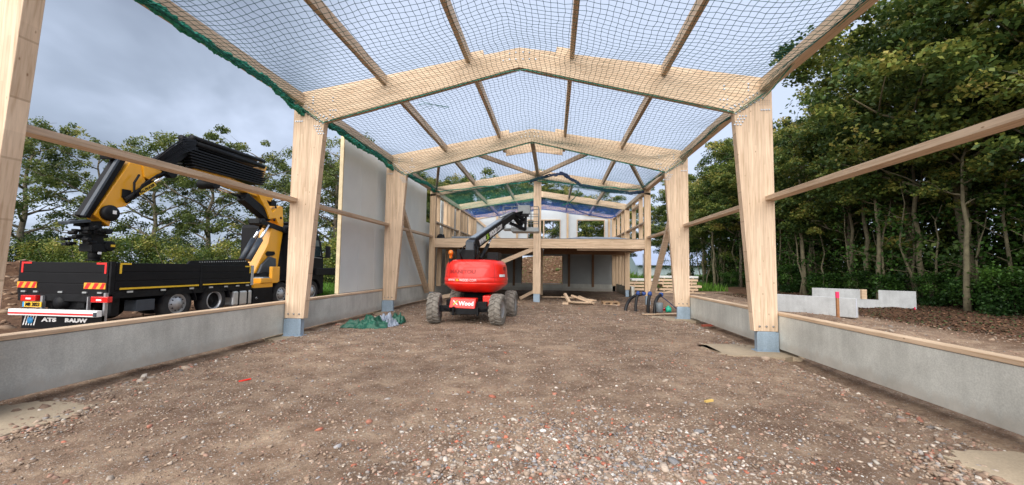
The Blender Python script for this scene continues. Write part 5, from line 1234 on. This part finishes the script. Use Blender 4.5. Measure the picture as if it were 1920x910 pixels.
# ------------------------------------------------------------------ gravel stones
def stones(X, Y, S, pal, seed, nm, lab, flatk=.6, lift_=.06):
    rs = np.random.RandomState(seed); n_ = len(X)
    # deformed 14-vertex pebbles: cube corners plus face centres
    c = np.array([(x, y, z) for x in (-1, 1) for y in (-1, 1) for z in (-1, 1)])*.62; f = np.array([(1, 0, 0), (-1, 0, 0), (0, 1, 0), (0, -1, 0), (0, 0, 1), (0, 0, -1)])*.95
    B = np.concatenate([c, f]); 
    def ci(x, y, z): return (x > 0)*4+(y > 0)*2+(z > 0)
    T = []
    for fi, (ax, sg) in enumerate(((0, 1), (0, -1), (1, 1), (1, -1), (2, 1), (2, -1))):
        o = [i for i in range(3) if i != ax]; q = []
        for (p, r) in ((-1, -1), (1, -1), (1, 1), (-1, 1)):
            v = [0, 0, 0]; v[ax] = sg; v[o[0]] = p; v[o[1]] = r; q.append(ci(*v))
        flip = (sg > 0) ^ (ax == 1)
        for k in range(4): T.append((8+fi, q[k], q[(k+1) % 4]) if flip else (8+fi, q[(k+1) % 4], q[k]))
    T = np.array(T)
    P = B[None]*rs.uniform(.68, 1.25, (n_, 14, 1)); P = P+rs.normal(0, .07, P.shape)
    sc3 = S[:, None]*np.stack([rs.uniform(.8, 1.5, n_), rs.uniform(.65, 1.0, n_), rs.uniform(.35, .8, n_)*flatk/.6], -1); P = P*sc3[:, None, :]
    a = rs.uniform(0, 6.3, n_); ca, sa = np.cos(a)[:, None], np.sin(a)[:, None]
    tl = rs.normal(0, .3, (n_, 1)); x_, y_, z_ = P[..., 0], P[..., 1], P[..., 2]; z2 = z_*np.cos(tl)+x_*np.sin(tl); x_ = x_*np.cos(tl)-z_*np.sin(tl)
    Q = np.stack([x_*ca-y_*sa+X[:, None], x_*sa+y_*ca+Y[:, None], z2+(gz(X, Y)+S*lift_)[:, None]], -1)
    c_ = np.array(pal)[rs.randint(0, len(pal), n_)]*rs.uniform(.7, 1.25, (n_, 1)); c_ = np.repeat(np.concatenate([c_, np.ones((n_, 1))], 1), 24, 0)
    Fq = (T[None]+(np.arange(n_)*14)[:, None, None]).reshape(-1, 3)
    me = fastmesh(nm, Q.reshape(-1, 3), Fq, False, ('stone', 'FLOAT_COLOR', 'FACE', c_)); tag(link(nm, me, STONE), lab, 'gravel', kind='stuff')
PAL = [(.29, .205, .145)]*8+[(.34, .255, .19)]*6+[(.22, .145, .10)]*6+[(.40, .33, .27)]*3+[(.27, .24, .22)]*2+[(.18, .16, .15)]+[(.36, .15, .10)]*1+[(.55, .49, .42)]*1+[(.31, .19, .14)]*4
PALR = [(.30, .225, .17)]*7+[(.37, .30, .24)]*6+[(.46, .40, .35)]*3+[(.27, .26, .265)]*3+[(.38, .13, .08)]*2+[(.62, .58, .53)]*1+[(.42, .29, .22)]*4+[(.17, .155, .15)]*2+[(.22, .15, .11)]*4
rs = np.random.RandomState(77)
def scatter(n_, y0, y1, pw, xr=5.1):
    t = rs.uniform(0, 1, n_)**pw; Y = y0+(y1-y0)*t; X = rs.uniform(-xr, xr, n_); return X, Y
X, Y = scatter(80000, 2.0, 14, 1.9)
dens = fbm(X, Y, 41, .9, 4)
k = rs.uniform(0, 1, len(X)) < np.clip(.42+.45*dens+.35*fbm(X, Y, 46, .35, 2), .05, 1); X, Y = X[k], Y[k]
stones(X, Y, .0065*np.exp(rs.normal(0, .5, len(X)))+.0004*Y, PAL, 1, 'gravel', 'brown grit and small angular gravel over the trodden ground')
X, Y = scatter(15000, 2.0, 12, 1.5); k = rs.uniform(0, 1, len(X)) < np.clip(.28+.6*fbm(X, Y, 43, 1.0, 3), .015, 1); X, Y = X[k], Y[k]
stones(X, Y, .0100*np.exp(rs.normal(0, .40, len(X))), PAL, 2, 'gravel', 'coarser loose stones spread over the trodden ground')
# the stony patch in front of the camera
n_ = 30000; X = rs.normal(1.25, .95, n_); Y = 2.0+np.abs(rs.normal(0, 1.15, n_)); k = (np.abs(X) < 5)
patch = fbm(X, Y, 44, 1.3, 3); k &= rs.uniform(0, 1, n_) < np.clip(.6+.6*patch, .1, 1); X, Y = X[k], Y[k]
stones(X, Y, .0105*np.exp(rs.normal(0, .45, len(X))), PALR, 3, 'gravel', 'mixed grey, white and brick red pebbles in the stony patch before the camera')
X, Y = scatter(260, 2.2, 13, 1.3); stones(X, Y, .022*np.exp(rs.normal(0, .3, len(X))), PALR, 4, 'gravel', 'scattered fist sized stones over the gravel')
X, Y = scatter(200, 2.5, 16, 1.3); stones(X, Y, .0065*np.exp(rs.normal(0, .4, len(X))), [(.85, .84, .8)], 5, 'gravel', 'tiny white chips scattered over the gravel')
# rubble along both plinths and loose pieces by the footing
n_ = 2600; s_ = rs.choice([-1, 1], n_); X = s_*(5.0-np.abs(rs.normal(0, .22, n_))); Y = rs.uniform(3, 14, n_); stones(X, Y, .016*np.exp(rs.normal(0, .5, n_)), PAL, 6, 'gravel', 'rubble strewn along the foot of both plinth walls')
n_ = 700; X = rs.uniform(-5.1, 5.1, n_); X = np.sign(X)*rs.normal(4.22, .13, n_); Y = rs.normal(3.6, .45, n_); stones(X, Y, .012*np.exp(rs.normal(0, .4, n_)), PAL, 17, 'gravel', 'grit spilling over the edges of the foreground footings', lift_=.5)
n_ = 320; X = rs.normal(4.0, .16, n_); Y = rs.normal(3.75, .28, n_); stones(X, Y, .019*np.exp(rs.normal(0, .3, n_)), PAL, 7, 'gravel', 'small cluster of pinkish stones at the right foreground footing', lift_=.4)
# outside right
n_ = 7000; X = rs.uniform(5.7, 12.5, n_); Y = rs.uniform(5, 24, n_); stones(X, Y, .015*np.exp(rs.normal(0, .45, n_)), PAL, 8, 'gravel', 'gravel on the strip outside the right plinth wall')
n_ = 5000; X = rs.uniform(-5, 5.5, n_); Y = rs.uniform(13, 24, n_); stones(X, Y, .018*np.exp(rs.normal(0, .45, n_)), PAL, 9, 'gravel', 'distant gravel under the upper floor')
n_ = 2500; X = rs.uniform(-9, -5.7, n_); Y = rs.uniform(4, 22, n_); stones(X, Y, .03*np.exp(rs.normal(0, .5, n_)), PAL, 10, 'gravel', 'gravel between truck and left plinth wall')
n_ = 1500; X = rs.normal(-19.0, 3.5, n_); Y = rs.normal(13, 3.5, n_); stones(X, Y, .07*np.exp(rs.normal(0, .5, n_)), [(.12, .07, .04), (.2, .12, .07), (.3, .2, .13)], 11, 'clods', 'clods of earth on the spoil heap left of the truck')
n_ = 7000; X = rs.normal(1.5, 5, n_); Y = rs.normal(40, 3, n_); stones(X, Y, .045*np.exp(rs.normal(0, .5, n_)), [(.14, .08, .045), (.24, .15, .09), (.34, .24, .15), (.12, .14, .04)], 12, 'clods', 'clods of earth on the spoil heap seen through the rear opening')
